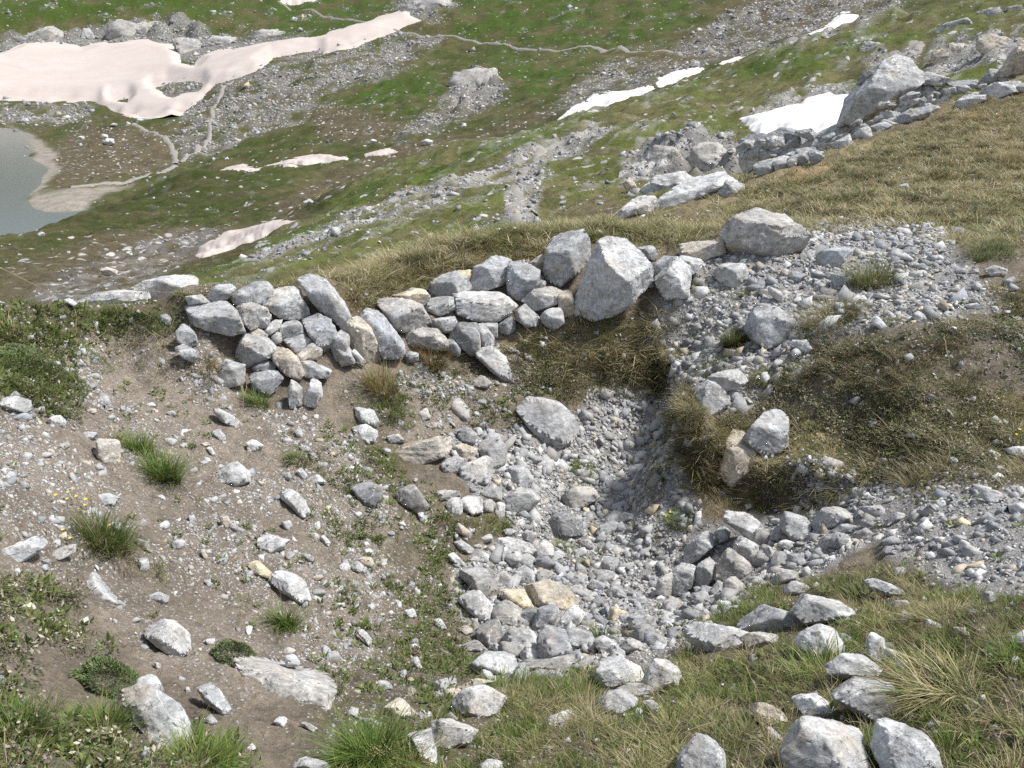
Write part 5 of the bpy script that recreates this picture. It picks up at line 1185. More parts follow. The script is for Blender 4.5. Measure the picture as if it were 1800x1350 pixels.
for key, wgt, cnt, (s0, s1) in fam:
    P, N, r = sample(TN, wgt * vis_n * ((PXn > 5) & (PXn < 1795) & (PYn < 1340)), cnt * 3, rs, .9)
    ok = np.nonzero(off_rocks(P) | ((key == 'floor') & (rs.random(len(P)) < .25)))[0][:cnt]
    for i in ok:
        o = bpy.data.objects.new("stone", variants[rs.integers(8)]); C.objects.link(o)
        s = rs.uniform(s0, s1); o.location = tuple(P[i] + N[i] * s * .15); o.scale = (s, s * rs.uniform(.8, 1.2), s * rs.uniform(.7, 1.0)); o.rotation_euler = (rs.uniform(-.4, .4), rs.uniform(-.4, .4), rs.uniform(0, 6.28))
        tn = ['grey', 'pale', 'blue', 'warm', 'beige', 'white'][rs.choice(6, p=[.3, .25, .17, .16, .06, .06])]; t = np.array(TINT[tn]) * rs.uniform(.85, 1.1); o.color = (*t, 1)
        qx, qy = project(P[i]); tag(o, near_label(float(qx), float(qy), tn, key, s > .5 * (s0 + s1)), "stone", GL[key][1])

# ---- gravel: past counting
P, N, r = sample(TN, (w_rub + .3 * w_grav + .12 * w_soil * (1 - w_green) + .1 * w_herb + .1 * w_green * (PXn > 800)) * vis_n * ((PXn > -100) & (PXn < 1900) & (PYn < 1420)), 520, rs, .85)
ok = off_rocks(P) | (rs.random(len(P)) < .1); P, N = P[ok], N[ok]; parts_ = []; k_ = 0
raw_ = [(np.array([v.co[:] for v in me.vertices]), np.array([p.vertices[:] for p in me.polygons])) for me in variants]
for i in range(len(P)):
    Vv, Ff = raw_[rs.integers(8)]; sc_ = rs.uniform(.015, .045) * np.array([1, rs.uniform(.75, 1.2), rs.uniform(.6, .95)])
    th = rs.uniform(0, 6.28); tx = rs.normal(0, .3); c1, s1 = math.cos(th), math.sin(th); c2, s2 = math.cos(tx), math.sin(tx)
    W = Vv * sc_; W = W @ np.array([[1, 0, 0], [0, c2, s2], [0, -s2, c2]]) @ np.array([[c1, s1, 0], [-s1, c1, 0], [0, 0, 1]])
    parts_.append((W + P[i] + N[i] * sc_[0] * .1, Ff, np.tile(stone_cols(1, rs) * .95, (len(W), 1))))
Vs_ = np.concatenate([p[0] for p in parts_]); off_ = np.cumsum([0] + [len(p[0]) for p in parts_])[:-1]
Fs_ = np.concatenate([p[1] + o for p, o in zip(parts_, off_)]); Cs_ = np.concatenate([p[2] for p in parts_])
tag(obj("loose_rubble", mesh_np("loose_rubble", Vs_, Fs_, Cs_), M_GRAVEL), "loose angular rubble scattered through the hollow and slopes", "rubble", kind="stuff")
def gravel(name, label, wgt, n, smin, smax, T=TN, mat=None, power=.7, rscale=0.0, alpha=2.2, tone=.92, sink=.1):
    P, N, r = sample(T, wgt, n, rs, power)
    if T is TN: k = off_rocks(P); P, N, r = P[k], N[k], r[k]
    u = rs.random(len(P)); size = smin * (1 - u * (1 - (smin / smax) ** alpha)) ** (-1 / alpha)
    if rscale: size = size * r / rscale
    elif T is TN: size = size * np.clip(r / 4.8, .55, 1.2)
    V, F, c = stones_mesh(P, N, size, stone_cols(len(P), rs) * tone, rs, sink)
    o = obj(name, mesh_np(name, V, F, c), mat or M_GRAVEL)
    tag(o, label, "gravel", kind="stuff")
gravel("gravel", "grey limestone gravel and rubble covering the hollow floor and ledge", w_grav * vis_n * frame_n * np.where(((PXn > 1540) & (PYn > 800)) | (PYn < 620), .5, 1.0) * (.55 + .45 * sstep(-.4, .5, fbm(P3n * 2.4, 37, 3))), 15000, .008, .06, alpha=1.9)
gravel("fine_gravel", "fine grey grit and chips between the rubble", w_grav * vis_n * frame_n, 21000, .003, .014, alpha=1.6, tone=1.0)
gravel("soil_chips", "scattered small pale chips on the bare soil", (w_soil + .5 * w_herb + .35 * w_green + .03) * (1 - .3 * w_green) * (1 - .9 * w_shrub) * (1 - .9 * w_dry) * (1 - w_grav) * vis_n * frame_n * sstep(-.7, .6, patch), 29000, .003, .034, power=.72, alpha=1.8, sink=-.05, tone=.9)
gravel("turf_chips", "small pale chips between the plants of the turf", (w_shrub + w_dry * (.25 + .75 * (PYn > 520)) + .5 * w_green) * vis_n * frame_n, 9000, .004, .026, power=.78, alpha=1.9, tone=1.1, sink=1.0)
gravel("scree", "pale scree stones strewn over the spur and far slopes", (f_sc * (1 - .7 * on_spur) + .06 * f_br + .012 + .5 * f_cl) * (1 - f_si) * vis_f * (PYf < 560), 7500, .0009, .0038, T=TF, mat=M_GRAVELFAR, power=.5, rscale=1.0, alpha=2.4, tone=.8)

gravel("spur_scree", "grey scree runs on the middle-distance spur", (f_sc ** 1.5 + .015) * on_spur * vis_f, 12000, .03, .24, T=TF, mat=M_GRAVELFAR, power=.6, alpha=2.2, tone=.85)
# ------------------------------------------------------------------ plants
def blades(base, az, lean, h, w, curve, col, up=None, droop=0.35):
    n = len(base); s = np.array([0, .34, .68, 1.0])
    hx = np.stack([np.cos(az), np.sin(az), 0 * az], -1); side = np.stack([-np.sin(az), np.cos(az), 0 * az], -1)
    U = np.array([0, 0, 1.0]) if up is None else up
    pos = base[:, None] + h[:, None, None] * ((s * (1 - droop * np.clip(curve, 0, 1.6)[:, None] * s))[..., None] * (U if up is None else U[:, None]) + (lean[:, None] * s + curve[:, None] * s * s)[..., None] * hx[:, None])
    ww = (w[:, None] * np.array([.8, 1.0, .7]))[..., None] * .5
    Lf = pos[:, :3] - side[:, None] * ww; Rt = pos[:, :3] + side[:, None] * ww
    V = np.concatenate([np.stack([Lf, Rt], 2).reshape(n, 6, 3), pos[:, 3:4]], 1)
    T = np.array([[0, 1, 3], [0, 3, 2], [2, 3, 5], [2, 5, 4], [4, 5, 6]])
    F = (T[None] + (np.arange(n) * 7)[:, None, None]).reshape(-1, 3)
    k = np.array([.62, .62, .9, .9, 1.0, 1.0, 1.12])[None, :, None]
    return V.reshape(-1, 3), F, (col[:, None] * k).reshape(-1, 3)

def leaves(base, az, tilt, length, width, col):
    """short pointed oval leaves: 4 triangles with a folded midrib"""
    n = len(base)
    d = np.stack([np.cos(az) * np.cos(tilt), np.sin(az) * np.cos(tilt), np.sin(tilt)], -1); side = np.stack([-np.sin(az), np.cos(az), 0 * az], -1)
    up = np.cross(d, side)
    m = base + d * (length * .5)[:, None]
    V = np.stack([base, m + side * (width * .5)[:, None] + up * (width * -.18)[:, None], m, m - side * (width * .5)[:, None] + up * (width * -.18)[:, None], base + d * length[:, None]], 1)
    T = np.array([[0, 2, 1], [0, 3, 2], [1, 2, 4], [2, 3, 4]])
    return V.reshape(-1, 3), (T[None] + (np.arange(n) * 5)[:, None, None]).reshape(-1, 3), np.repeat(col, 5, axis=0)

def join(parts):
    Vs = []; Fs = []; Cs = []; k = 0
    for V, F, c in parts: Vs.append(V); Fs.append(F + k); Cs.append(c); k += len(V)
    return np.concatenate(Vs), np.concatenate(Fs), np.concatenate(Cs)

PAL = dict(green=[(.10, .175, .03), (.14, .215, .038), (.075, .13, .024), (.18, .23, .055)], straw=[(.42, .35, .19), (.52, .45, .27), (.33, .26, .13), (.22, .20, .08)],
           olive=[(.15, .16, .045), (.22, .20, .08), (.10, .12, .03), (.32, .27, .14)], rust=[(.30, .18, .06), (.38, .26, .10), (.22, .13, .05), (.14, .13, .05)],
           shrub=[(.09, .125, .042), (.125, .165, .055), (.17, .155, .075), (.10, .12, .05), (.155, .19, .065)], litter=[(.36, .30, .235), (.50, .44, .36), (.22, .165, .13), (.15, .11, .10)],
           herb=[(.115, .155, .04), (.16, .19, .06), (.085, .115, .03)], moss=[(.06, .08, .02), (.10, .10, .03), (.045, .055, .018)], grey_green=[(.13, .185, .07), (.19, .24, .10), (.10, .14, .05)])
def pick(pal, n, rng, mix=None):
    base = np.array(PAL[pal]); c = base[rng.integers(len(base), size=n)]
    if mix:
        for p, f in mix:
            k = rng.random(n) < f; b2 = np.array(PAL[p]); c[k] = b2[rng.integers(len(b2), size=k.sum())]
    return c * rng.uniform(.85, 1.15, (n, 1))

def clump(kind, rng):
    if kind in ("green", "straw", "olive"):
        n = 34; rad = .05 if kind == "green" else .06
        a = rng.uniform(0, 6.28, n); rr = rad * np.sqrt(rng.random(n)); base = np.stack([rr * np.cos(a), rr * np.sin(a), -.01 + 0 * a], -1)
        az = a + rng.normal(0, .8, n)
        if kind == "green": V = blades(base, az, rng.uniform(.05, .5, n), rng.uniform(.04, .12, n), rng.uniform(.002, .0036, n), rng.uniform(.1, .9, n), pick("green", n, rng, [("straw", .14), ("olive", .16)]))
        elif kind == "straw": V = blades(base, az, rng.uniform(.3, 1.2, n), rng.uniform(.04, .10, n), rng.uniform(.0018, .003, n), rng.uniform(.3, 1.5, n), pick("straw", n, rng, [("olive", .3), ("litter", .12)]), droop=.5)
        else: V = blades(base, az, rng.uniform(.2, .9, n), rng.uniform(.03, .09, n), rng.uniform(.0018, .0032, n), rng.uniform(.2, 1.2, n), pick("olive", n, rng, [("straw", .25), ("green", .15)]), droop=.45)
        return V
    if kind in ("straw_coarse", "olive_coarse"):
        n = 20; a = rng.uniform(0, 6.28, n); rr = .11 * np.sqrt(rng.random(n)); base = np.stack([rr * np.cos(a), rr * np.sin(a), -.01 + 0 * a], -1)
        p, mx = ("straw", [("olive", .22), ("litter", .1)]) if kind == "straw_coarse" else ("olive", [("straw", .15), ("shrub", .3)])
        return blades(base, a + rng.normal(0, .9, n), rng.uniform(.2, 1.5, n), rng.uniform(.05, .13, n), rng.uniform(.005, .010, n), rng.uniform(.2, 1.4, n), pick(p, n, rng, mx), droop=.5)
    if kind == "shrub":
        n = 80; a = rng.uniform(0, 6.28, n); rr = .085 * np.sqrt(rng.random(n)); z = rng.uniform(0, 1, n) * .035 * (1 - rr / .1)
        base = np.stack([rr * np.cos(a), rr * np.sin(a), z], -1)
        V1 = leaves(base, rng.uniform(0, 6.28, n), rng.uniform(-.2, .9, n), rng.uniform(.011, .024, n), rng.uniform(.005, .011, n), pick("shrub", n, rng, [("litter", .42)]))
        m = 10; a = rng.uniform(0, 6.28, m); b2 = np.stack([.07 * rng.random(m) * np.cos(a), .07 * rng.random(m) * np.sin(a), 0 * a], -1)
        V2 = blades(b2, a, rng.uniform(.2, 1, m), rng.uniform(.03, .07, m), np.full(m, .002), rng.uniform(.2, 1, m), pick("olive", m, rng))
        return join([V1, V2])
    if kind == "herb":
        n = 14; a = np.arange(n) * 2.4 + rng.normal(0, .2, n); base = np.stack([.008 * np.cos(a), .008 * np.sin(a), np.full(n, .004)], -1)
        return leaves(base, a, rng.uniform(.05, .9, n), rng.uniform(.016, .038, n), rng.uniform(.007, .014, n), pick("herb", n, rng, [("olive", .1)]))

LIB = {}
for kind in ("green", "straw", "olive", "shrub", "herb", "straw_coarse", "olive_coarse"):
    col_ = bpy.data.collections.new("lib_" + kind)
    for v in range(5):
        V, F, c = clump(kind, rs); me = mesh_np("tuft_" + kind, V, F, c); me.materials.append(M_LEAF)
        o = bpy.data.objects.new("tuft_" + kind, me); col_.objects.link(o)
    LIB[kind] = col_

def scatter(name, label, kind, P, N, scale, rng, lay=.6, cat="grass"):
    n = len(P); me = bpy.data.meshes.new(name); me.vertices.add(n); me.vertices.foreach_set("co", np.ascontiguousarray(P, np.float32).ravel())
    rx = -N[:, 1] * lay + rng.normal(0, .12, n); ry = N[:, 0] * lay + rng.normal(0, .12, n)
    rot = np.stack([rx, ry, rng.uniform(0, 6.28, n)], -1).astype(np.float32)
    a = me.attributes.new("rot", 'FLOAT_VECTOR', 'POINT'); a.data.foreach_set("vector", rot.ravel())
    a = me.attributes.new("scl", 'FLOAT', 'POINT'); a.data.foreach_set("value", scale.astype(np.float32))
    a = me.attributes.new("pick", 'INT', 'POINT'); a.data.foreach_set("value", rng.integers(0, 5, n).astype(np.int32))
    me.materials.append(M_LEAF)
    o = bpy.data.objects.new(name, me); C.objects.link(o)
    ng = bpy.data.node_groups.new(name + "_nodes", 'GeometryNodeTree')
    ng.interface.new_socket(name="Geometry", in_out='INPUT', socket_type='NodeSocketGeometry'); ng.interface.new_socket(name="Geometry", in_out='OUTPUT', socket_type='NodeSocketGeometry')
    gi = ng.nodes.new('NodeGroupInput'); go = ng.nodes.new('NodeGroupOutput')
    ip = ng.nodes.new('GeometryNodeInstanceOnPoints'); ci = ng.nodes.new('GeometryNodeCollectionInfo')
    ci.inputs["Collection"].default_value = LIB[kind]; ci.inputs["Separate Children"].default_value = True; ci.inputs["Reset Children"].default_value = True
    def att(nm, typ):
        nd = ng.nodes.new('GeometryNodeInputNamedAttribute'); nd.data_type = typ; nd.inputs["Name"].default_value = nm
        return [s for s in nd.outputs if s.enabled][0] if False else nd.outputs["Attribute"]
    ng.links.new(gi.outputs[0], ip.inputs["Points"]); ng.links.new(ci.outputs[0], ip.inputs["Instance"]); ip.inputs["Pick Instance"].default_value = True
    ng.links.new(att("pick", 'INT'), ip.inputs["Instance Index"]); ng.links.new(att("rot", 'FLOAT_VECTOR'), ip.inputs["Rotation"]); ng.links.new(att("scl", 'FLOAT'), ip.inputs["Scale"])
    ng.links.new(ip.outputs[0], go.inputs[0])
    md = o.modifiers.new("scatter", 'NODES'); md.node_group = ng
    tag(o, label, cat, kind="stuff")
    return o

def grow(name, label, kind, wgt, n, s0, s1, T=TN, power=.75, grow_r=0.0, cat="grass", lay=.6):
    P, N, r = sample(T, wgt, n, rs, power)
    if T is TN: k = off_rocks(P, 1.0) | (rs.random(len(P)) < .06); P, N, r = P[k], N[k], r[k]
    sc = rs.uniform(s0, s1, len(P)) * (1 + grow_r * r)
    scatter(name, label, kind, P, N, sc, rs, lay, cat)
SHR3 = sstep(-.2, .5, fbm(P3n * 1.7, 39, 3))
clumpy = sstep(-.55, .35, fbm(P3n * 5, 91, 2)); clumpy2 = sstep(-.3, .4, fbm(P3n * 1.5, 95, 4, .65))
vf = vis_n * frame_n
grow("green_grass", "fresh green grass around the foreground stones and rims", "green", w_green * clumpy ** 2.5 * vf, 2100, .28, .62, power=.85)
grow("mixed_grass", "olive and withered grass mixed through the foreground turf", "olive", (w_green * (1.1 - clumpy) + .15 * w_herb + .06 * w_shrub + .08 * w_dry * (PYn > 500)) * vf, 2300, .26, .55, power=.8)
grow("dry_grass", "bleached straw-coloured grass over the right hillside and bank", "straw", w_dry * (.15 + .85 * clumpy2) * np.where(PYn > 540, .22, 1.0) * (TN.R < 8) * vf, 2200, .4, .75, power=.72, grow_r=.05)
grow("hillside_grass", "olive turf grass between the straw on the right hillside", "olive", w_dry * (.3 + .7 * (1 - clumpy2)) * np.where(PYn > 540, .22, 1.0) * (TN.R < 8) * vf, 1600, .4, .75, power=.72, grow_r=.05)
grow("rim_green", "bright green low plants on the left rim and lower left corner", "herb", (w_green * (PXn < 420) * (PYn < 760) + .8 * w_shrub * (PXn < 520)) * vf, 1500, .7, 1.5, power=.85, cat="herbs")
grow("foreground_straw", "withered straw mixed into the foreground grass", "straw", w_green * (1.05 - clumpy) * (PXn > 700) * vf, 700, .3, .65, power=.85)
grow("straw_tufts", "pale bleached straw tufts over the right hillside", "straw_coarse", w_dry * (.3 + .7 * clumpy2) * (TN.R > 5.9) * vf, 10500, .45, 1.0, power=.75)
grow("turf_tufts", "darker olive tufts over the right hillside", "olive_coarse", w_dry * (1.05 - clumpy2) * (TN.R > 6.3) * vf, 5600, .45, 1.0, power=.75)
grow("bank_straw", "matted pale straw patches on the right bank", "straw", (.6 * SHR3 * w_shrub + .8 * w_dry * (PYn > 560) * (PYn < 950)) * (PXn > 900) * SHR3 ** 2 * vf, 2200, .35, .8, power=.85)
grow("dwarf_shrub", "dark low mat plants and litter on the banks", "shrub", (w_shrub + .12 * w_herb + .75 * w_dry * (PYn > 520) + .1 * w_dry) * (.04 + .96 * clumpy) * vf, 5600, .5, 1.1, power=.85, cat="mat plants")
grow("herbs", "small bright leafy herbs on the hollow's flanks", "herb", (w_herb * clumpy + .12 * w_soil * clumpy2 + .35 * w_green + .05 * w_grav + .25 * w_shrub) * vf, 4200, .45, 1.0, power=.85, cat="herbs")
grow("spur_grass", "short grass covering the middle-distance spur", "olive_coarse", (1 - f_sc) ** 2 * (1 - f_cl) * vis_f * (TF.R < 115) * (TF.R > 15), 9000, .35, .7, T=TF, power=.5, grow_r=.016)

# ---- single tussocks and cushions
def tuft(name, label, px, py, wpx, hpx, pal, n, mixp=None, spread=1.0, cat="grass tuft", droop=.4, flop=0.0, group=None, T=TN, stalk=1.0):
    Gp = T.hit(px, py)
    if Gp is None: return
    D = np.linalg.norm(Gp - CAM); k = D / F_PX; w = wpx * k; h = hpx * k * .95
    rng = np.random.default_rng(int(px * 7 + py))
    a = rng.uniform(0, 6.28, n); rr = .34 * w * np.sqrt(rng.random(n)); base = np.stack([rr * np.cos(a), rr * np.sin(a) * .8, 0 * a - .015], -1)
    wd = rng.uniform(0, 6.28); az = np.arctan2(np.sin(a) + .55 * math.sin(wd), np.cos(a) + .55 * math.cos(wd)) + rng.normal(0, .8, n)
    X = Gp[None, :2] + base[:, :2]; base[:, 2] = np.clip(T.z_at(X[:, 0], X[:, 1]) - Gp[2], -.12, .06) - .01
    hh = h * rng.uniform(.3, 1.1, n); lean = spread * (.1 + .75 * rr / (.34 * w + 1e-6)) * rng.uniform(.2, 1.0, n) * min(.5 * w / max(h, 1e-3), .8)
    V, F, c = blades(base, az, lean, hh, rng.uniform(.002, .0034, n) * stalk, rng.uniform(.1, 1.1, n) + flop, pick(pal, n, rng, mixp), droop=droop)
    o = obj(name, mesh_np(name, V, F, c), M_LEAF, None, tuple(Gp)); tag(o, label, cat, group)
    KEY_TUFTS.append((px, py, Gp)); return o
KEY_TUFTS = []
tuft("grass_tussock", "rusty brown tuft at the foot of the wall's middle", 760, 640, 62, 50, "rust", 420, [("straw", .3)])
tuft("grass_tussock", "straw and green tuft below the wall, left of the rusty one", 672, 690, 72, 62, "rust", 480, [("straw", .4), ("green", .2)])
tuft("grass_tussock", "green skirt of grass under the straw tuft below the wall", 685, 725, 55, 35, "green", 260, [("olive", .4)], flop=.5)
tuft("moss_hummock", "dark mossy hummock left of the rounded ledge boulder", 1290, 606, 44, 40, "moss", 700, [("olive", .2)], spread=1.2, cat="moss")
tuft("grass_tussock", "big green tussock with a dark torn root on the ledge", 1530, 505, 86, 62, "olive", 700, [("green", .35), ("straw", .2)])
tuft("grass_tussock", "olive straggling tussock below the root-ended one", 1462, 560, 110, 50, "olive", 700, [("straw", .4)], flop=.4)
tuft("grass_tussock", "lush green tuft at the right end of the ledge", 1740, 448, 92, 34, "green", 420, [("olive", .2)])
tuft("grass_tussock", "dense green tuft beside the square cream block", 245, 790, 60, 38, "green", 420, [("olive", .2)])
tuft("grass_tussock", "dense green tuft hanging downhill below the cream block", 290, 842, 66, 58, "green", 600, [("olive", .15)])
tuft("grass_tussock", "yellow-flowered green tuft on the left soil slope", 182, 955, 96, 62, "green", 620, [("olive", .2), ("straw", .08)])
tuft("grass_tussock", "dry stems hanging from the yellow-flowered tuft", 205, 985, 60, 26, "straw", 70, None, flop=.8)
tuft("grass_tussock", "green tuft below the bright white rock on the soil slope", 503, 1100, 46, 52, "green", 320, [("olive", .3)])
tuft("grass_tussock", "blurred bright green tuft at the bottom edge, left of centre", 655, 1335, 100, 88, "green", 900)
tuft("grass_tussock", "straw tuft at the bottom edge beside the bright green one", 712, 1345, 66, 48, "straw", 380, [("green", .3)])
tuft("grass_tussock", "largest straw tussock in the lower right foreground", 1650, 1222, 120, 58, "straw", 1300, [("olive", .5), ("green", .15)], flop=.75)
tuft("grass_tussock", "upper straw tussock at the gravel's lower edge", 1650, 1092, 86, 36, "straw", 560, [("olive", .4)], flop=.4)
tuft("grass_tussock", "green tuft at the foot of the wall's left heap", 455, 712, 44, 38, "green", 240, [("olive", .3)])
tuft("grass_tussock", "dark withered clump hanging under the wall's left end", 360, 650, 60, 36, "rust", 260, [("olive", .5)], flop=.6)
tuft("grass_tussock", "dark green tuft in the lower left corner", 35, 1290, 78, 60, "green", 520, [("shrub", .3)])
tuft("grass_tussock", "dark green tuft left of the largest lower left rock", 185, 1280, 58, 56, "green", 420, [("shrub", .3)])
tuft("grass_tussock", "tall green tuft at the bottom edge below the lower left rock", 360, 1352, 130, 62, "green", 900, [("olive", .2)])
tuft("grass_tussock", "bleached tuft at the left edge on the rim", 18, 590, 52, 42, "straw", 320, [("green", .4)])
tuft("grass_tussock", "long grass tuft growing over the pale slab", 215, 572, 110, 30, "green", 420, [("olive", .3)])
tuft("grass_tussock", "grass tuft right end of the pale slab", 290, 578, 60, 30, "green", 260, [("olive", .4)])
tuft("grass_tussock", "withered tuft drooping below the giant wall boulder", 1150, 565, 90, 34, "straw", 420, [("olive", .5)], flop=.9)
tuft("grass_tussock", "grass skirt in the shade under the giant wall boulder", 1060, 575, 80, 24, "olive", 360, [("green", .3)], flop=.3)
tuft("grass_tussock", "small grey-green tuft right of the wall's end stones", 1217, 503, 34, 26, "olive", 200, [("straw", .3)])
tuft("grass_tussock", "tiny tuft on the ledge gravel below the pale block", 1307, 520, 18, 18, "olive", 90, [("green", .4)])
tuft("grass_tussock", "dark tuft above the pale boulder on the right bank", 1250, 660, 66, 34, "moss", 420, [("olive", .4)])
tuft("grass_tussock", "grass fringe right of the upper pale bank boulder", 1350, 668, 80, 34, "olive", 420, [("moss", .4)], flop=.4)
tuft("grass_tussock", "tuft hanging left of the hanging beige stone", 1225, 790, 56, 46, "olive", 360, [("straw", .3)], flop=.6)
tuft("grass_tussock", "green tuft on the hollow's gravel, left one", 1022, 830, 48, 26, "green", 260, [("olive", .3)])
tuft("grass_tussock", "green tuft on the hollow's gravel, right one", 1160, 842, 42, 24, "green", 220, [("olive", .3)])
tuft("grass_tussock", "yellow-flowered green tuft on the hollow floor", 1195, 918, 52, 26, "green", 300, [("olive", .3)])
tuft("grass_tussock", "grass tuft growing under the dark wedge stone", 990, 968, 46, 20, "olive", 200, [("green", .4)])
tuft("grass_tussock", "green tuft beside the egg-shaped grey stone", 1055, 1128, 32, 36, "green", 160)
tuft("grass_tussock", "small green tuft high on the soil slope below the wall", 522, 812, 44, 26, "green", 220, [("olive", .4)])
tuft("grass_tussock", "green blades in front of the rubble's foot slabs", 890, 1215, 110, 42, "green", 380, [("olive", .3)])
tuft("grass_tussock", "grass bunch left of the bright notched stone", 1010, 1230, 90, 40, "green", 360, [("straw", .3)])
tuft("grass_tussock", "green blades between the two bottom edge blocks", 1525, 1340, 40, 60, "green", 160)
tuft("grass_tussock", "tall thin blades in front of the chunky white-grey rock", 1440, 1180, 120, 62, "green", 220, [("straw", .25)])
tuft("grass_tussock", "straw bunch on the broad flat rock's left", 1190, 1215, 110, 36, "straw", 260, [("green", .4)])
tuft("grass_tussock", "green tuft at the right edge of the foreground", 1785, 1160, 66, 42, "green", 320, [("olive", .2)])
tuft("grass_tussock", "bleached tussock at the right edge of the dry hillside", 1775, 285, 62, 34, "straw", 500, spread=1.2)
tuft("leafy_plant", "pale green broad-leaved plant on the foreground lip", 1510, 1048, 36, 26, "herb", 60, stalk=3.0, cat="plant")
tuft("grass_tussock", "green bunch above the gravel's right lower edge", 1340, 1075, 80, 26, "green", 300, [("olive", .2)])

for i_, (x_, y_, w_) in enumerate(((1165, 655, 46), (1198, 705, 40), (1205, 760, 48), (1250, 822, 46), (1352, 850, 60), (1425, 862, 60), (1480, 858, 52))):
    tuft("grass_tussock", "withered turf fringe overhanging the eroded bank, %s" % ("topmost", "second from the top", "beside the dark soil cut", "left of the hanging beige stone", "right of the hanging beige stone", "at the bank's foot in the middle", "at the bank's foot, farthest right")[i_], x_, y_, w_, 24, ("olive", "straw")[i_ % 2], 320, [("straw", .35), ("moss", .2)], flop=1.0)
fr_rng = np.random.default_rng(5); FP = []
for px_, py_, Gp_ in KEY_TUFTS:
    for q_ in range(16):
        r_ = fr_rng.uniform(.02, .16) ; t_ = fr_rng.uniform(0, 6.28); x_ = Gp_[0] + r_ * math.cos(t_) * 1.3; y_ = Gp_[1] + r_ * math.sin(t_)
        FP.append([x_, y_, float(TN.z_at(np.array(x_), np.array(y_)))])
FP = np.array(FP); FP = FP[off_rocks(FP, .5)]
scatter("tuft_fringe", "short mixed grass matting around the tussocks", "olive", FP, np.tile([0, 0, 1.0], (len(FP), 1)), fr_rng.uniform(.3, .7, len(FP)), fr_rng)
def cushion(name, label, px, py, wpx, hpx, pal, n, lsize=.011):
    Gp = TN.hit(px, py); D = np.linalg.norm(Gp - CAM); k = D / F_PX; w = wpx * k * .5; h = hpx * k * .42
    rng = np.random.default_rng(int(px + py)); a = rng.uniform(0, 6.28, n); cz = rng.random(n) ** .8
    rr = np.sqrt(1 - cz ** 2); lump = 1 + .18 * fbm(np.stack([np.cos(a) * rr * 2, np.sin(a) * rr * 2, cz * 2], -1), int(px), 2)
    base = np.stack([w * rr * np.cos(a) * lump, w * rr * np.sin(a) * lump, h * cz * lump], -1)
    X = Gp[None, :2] + base[:, :2]; base[:, 2] += np.clip(TN.z_at(X[:, 0], X[:, 1]) - Gp[2], -.2, .2)
    V, F, c = leaves(base, a + rng.normal(0, .6, n), np.arcsin(np.clip(cz, 0, 1)) * .8 + rng.normal(0, .3, n), rng.uniform(.7, 1.4, n) * lsize, rng.uniform(.35, .6, n) * lsize, pick(pal, n, rng, [("olive", .12)]))
    o = obj(name, mesh_np(name, V, F, c), M_LEAF, None, tuple(Gp)); tag(o, label, "cushion plant")
cushion("cushion_plant", "round grey-green cushion plant above the largest lower left rock", 198, 1200, 84, 74, "grey_green", 2600)
cushion("cushion_plant", "small grey-green cushion plant left of the sunken slab", 414, 1152, 58, 46, "grey_green", 1500)
cushion("cushion_plant", "broad dark green mat plant on the left rim", 75, 660, 120, 60, "grey_green", 2600, .014)
cushion("cushion_plant", "dark green mat plant above the pale left-edge rock", 70, 700, 90, 40, "shrub", 1500, .014)
cushion("cushion_plant", "bright green moss patch at the left rim's soil edge", 160, 632, 56, 26, "herb", 1200, .009)
cushion("cushion_plant", "yellow-green cushion in the lower left corner", 50, 1330, 36, 26, "herb", 500, .010)
cushion("cushion_plant", "reddish mat plant right of the split leaning slab", 905, 655, 50, 46, "litter", 900, .011)

# ---- dry stems arching over the left rim
def placed(label, px, py):
    x, y, nm = min(NAMED, key=lambda q: (q[0] - px) ** 2 + (q[1] - py) ** 2); dx, dy = px - x, py - y
    d = ("right of" if dx > 0 else "left of") if abs(dx) > abs(dy) else ("below" if dy > 0 else "above")
    l2 = f"{label}, {d} the {nm}"
    return l2 if len(l2.split()) <= 16 else label
def stem(pix, label, lift=.05, rad=.0016, mat=None, name="dry_grass_stem", cat="grass stem", group="dry stems over the left rim"):
    P = np.array(pix, float); g = None
    for q in P[::-1]:
        g = TN.hit(q[0], q[1])
        if g is not None and np.linalg.norm(g - CAM) < 9: break
    D = (np.linalg.norm(g - CAM) if g is not None else 6.0) - lift
    D = min(D, 6.2)
    pts = CAM + ray(P[:, 0], P[:, 1]) * D
    n = 13; s = np.linspace(0, 1, n); m = len(P); W = np.zeros((n, m))
    from math import comb
    for i in range(m): W[:, i] = comb(m - 1, i) * s ** i * (1 - s) ** (m - 1 - i)
    cpt = pts.copy()
    if m == 3: cpt[1] = 2 * pts[1] - .5 * (pts[0] + pts[2])
    Q = W @ cpt; Q += np.random.default_rng(int(P[0, 0])).normal(0, .002, Q.shape)
    t = np.gradient(Q, axis=0); t /= np.linalg.norm(t, axis=1, keepdims=True); u = np.cross(t, [0.3, .8, .5]); u /= np.linalg.norm(u, axis=1, keepdims=True); v = np.cross(t, u)
    ang = np.arange(3) * 2.094
    V = (Q[:, None] + (u[:, None] * np.cos(ang)[None, :, None] + v[:, None] * np.sin(ang)[None, :, None]) * (rad * np.linspace(1.2, .6, n))[:, None, None]).reshape(-1, 3)
    F = np.array([[i * 3 + j, i * 3 + (j + 1) % 3, (i + 1) * 3 + (j + 1) % 3, (i + 1) * 3 + j] for i in range(n - 1) for j in range(3)])
    c = V.mean(0); o = obj(name, mesh_np(name, V - c, F, None, True), mat or M_STEM, None, tuple(c)); tag(o, placed(label, *P.mean(0)), cat, group)
LST = "dry straw stem on the left rim"
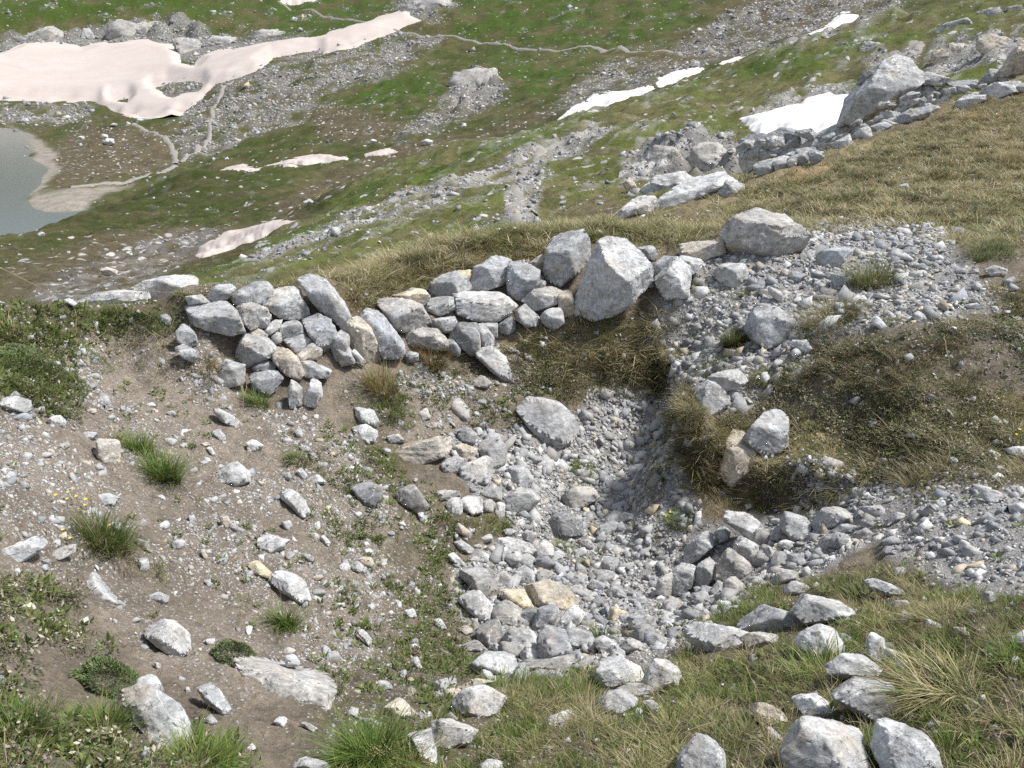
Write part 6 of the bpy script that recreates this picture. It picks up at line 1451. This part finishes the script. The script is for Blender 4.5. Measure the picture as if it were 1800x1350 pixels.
for p in ([(5,215),(160,290),(320,380)], [(430,610),(580,520),(725,410)], [(450,600),(490,510),(545,430)], [(770,540),(845,650),(790,840)], [(700,415),(760,450),(800,470)], [(360,690),(390,790),(480,890)], [(580,720),(660,640),(690,590)], [(403,480),(400,540),(406,600)], [(910,820),(880,880),(800,900)], [(1170,660),(1200,740),(1240,820)], [(1305,820),(1285,890),(1282,960)], [(895,560),(905,520),(927,470)], [(450,598),(690,608),(940,622)], [(420,830),(440,780),(460,740)], [(150,600),(160,570),(230,640)], [(690,340),(840,338),(980,342)], [(800,540),(900,600),(1000,610)], [(760,560),(830,700),(900,790)], [(830,820),(900,760),(940,740)], [(560,540),(500,590),(400,640)]):
    stem(A_(*p), LST)
for p in ([(1500,640),(1560,590),(1660,565)], [(1390,720),(1430,690),(1470,640)], [(1660,590),(1665,620),(1670,645)], [(1300,820),(1320,760),(1380,740)], [(1760,440),(1740,460),(1700,470)]):
    stem(p, "dry straw stem on the right bank", group="dry stems on the right bank")
for p in ([(1430,1143),(1450,1175),(1473,1196)], [(1473,1196),(1440,1230),(1410,1255)], [(1360,1298),(1400,1280),(1425,1262)], [(1430,1267),(1480,1268),(1520,1272)], [(1390,1110),(1400,1080),(1425,1050)], [(1300,1160),(1320,1190),(1330,1230)]):
    stem(p, "bleached straw stem bent over foreground stones", lift=.09, rad=.0013, group="dry stems over the foreground stones")

# ---- yellow flowers
def flower(px, py, label, group, h=.045, s=.0075):
    Gp = TN.hit(px, py + 14)
    if Gp is None: return
    D = np.linalg.norm(Gp - CAM); rng = np.random.default_rng(int(px * 3 + py)); h = max(h, 14 * D / F_PX)
    r = empty("flower", tuple(Gp)); tag(r, placed(label, px, py), "flower", group)
    th = np.arange(3) * 2.094; top = np.array([rng.uniform(-.01, .01), rng.uniform(-.01, .01), h])
    V = np.concatenate([np.stack([.001 * np.cos(th), .001 * np.sin(th), 0 * th - .01], -1), np.stack([.0008 * np.cos(th), .0008 * np.sin(th), 0 * th], -1) + top])
    obj("stem", mesh_np("stem", V, np.array([[i, (i + 1) % 3, 3 + (i + 1) % 3, 3 + i] for i in range(3)])), M_GSTEM, r)
    n = 6; a = np.arange(n) * 1.047 + rng.uniform(0, 1); s = s * rng.uniform(.8, 1.3)
    base = np.tile(top, (n, 1)); V, F, c = leaves(base, a, np.full(n, .35), np.full(n, s), np.full(n, s * .9), np.ones((n, 3)))
    obj("petals", mesh_np("petals", V, F), M_PETAL, r)
for x, y in ((108, 872), (118, 880), (140, 876), (150, 882), (128, 868), (118, 934), (132, 948), (194, 928), (155, 890)): flower(x, y, "yellow flower on the tuft of the left soil slope", "yellow flowers on the left slope")
for x, y in ((866, 678), (876, 684)): flower(x, y, "yellow flower below the split leaning slab", "yellow flowers below the wall")
for x, y in ((1166, 902), (1172, 906), (1177, 898)): flower(x, y, "yellow flower on the hollow floor tuft", "yellow flowers on the hollow floor")
for x, y in ((1491, 457), (1590, 521), (1462, 630)): flower(x, y, "yellow flower among the ledge tussocks", "yellow flowers on the ledge")
for x, y in ((1784, 445), (1792, 757), (1786, 764), (1438, 372), (1596, 366), (1608, 358), (1770, 356), (1545, 378)): flower(x, y, "yellow flower in the turf at the right", "yellow flowers in the right turf")
for x, y in ((130, 592), (1218, 774)): flower(x, y, "lone yellow flower at the edge of bare ground", "lone yellow flowers")
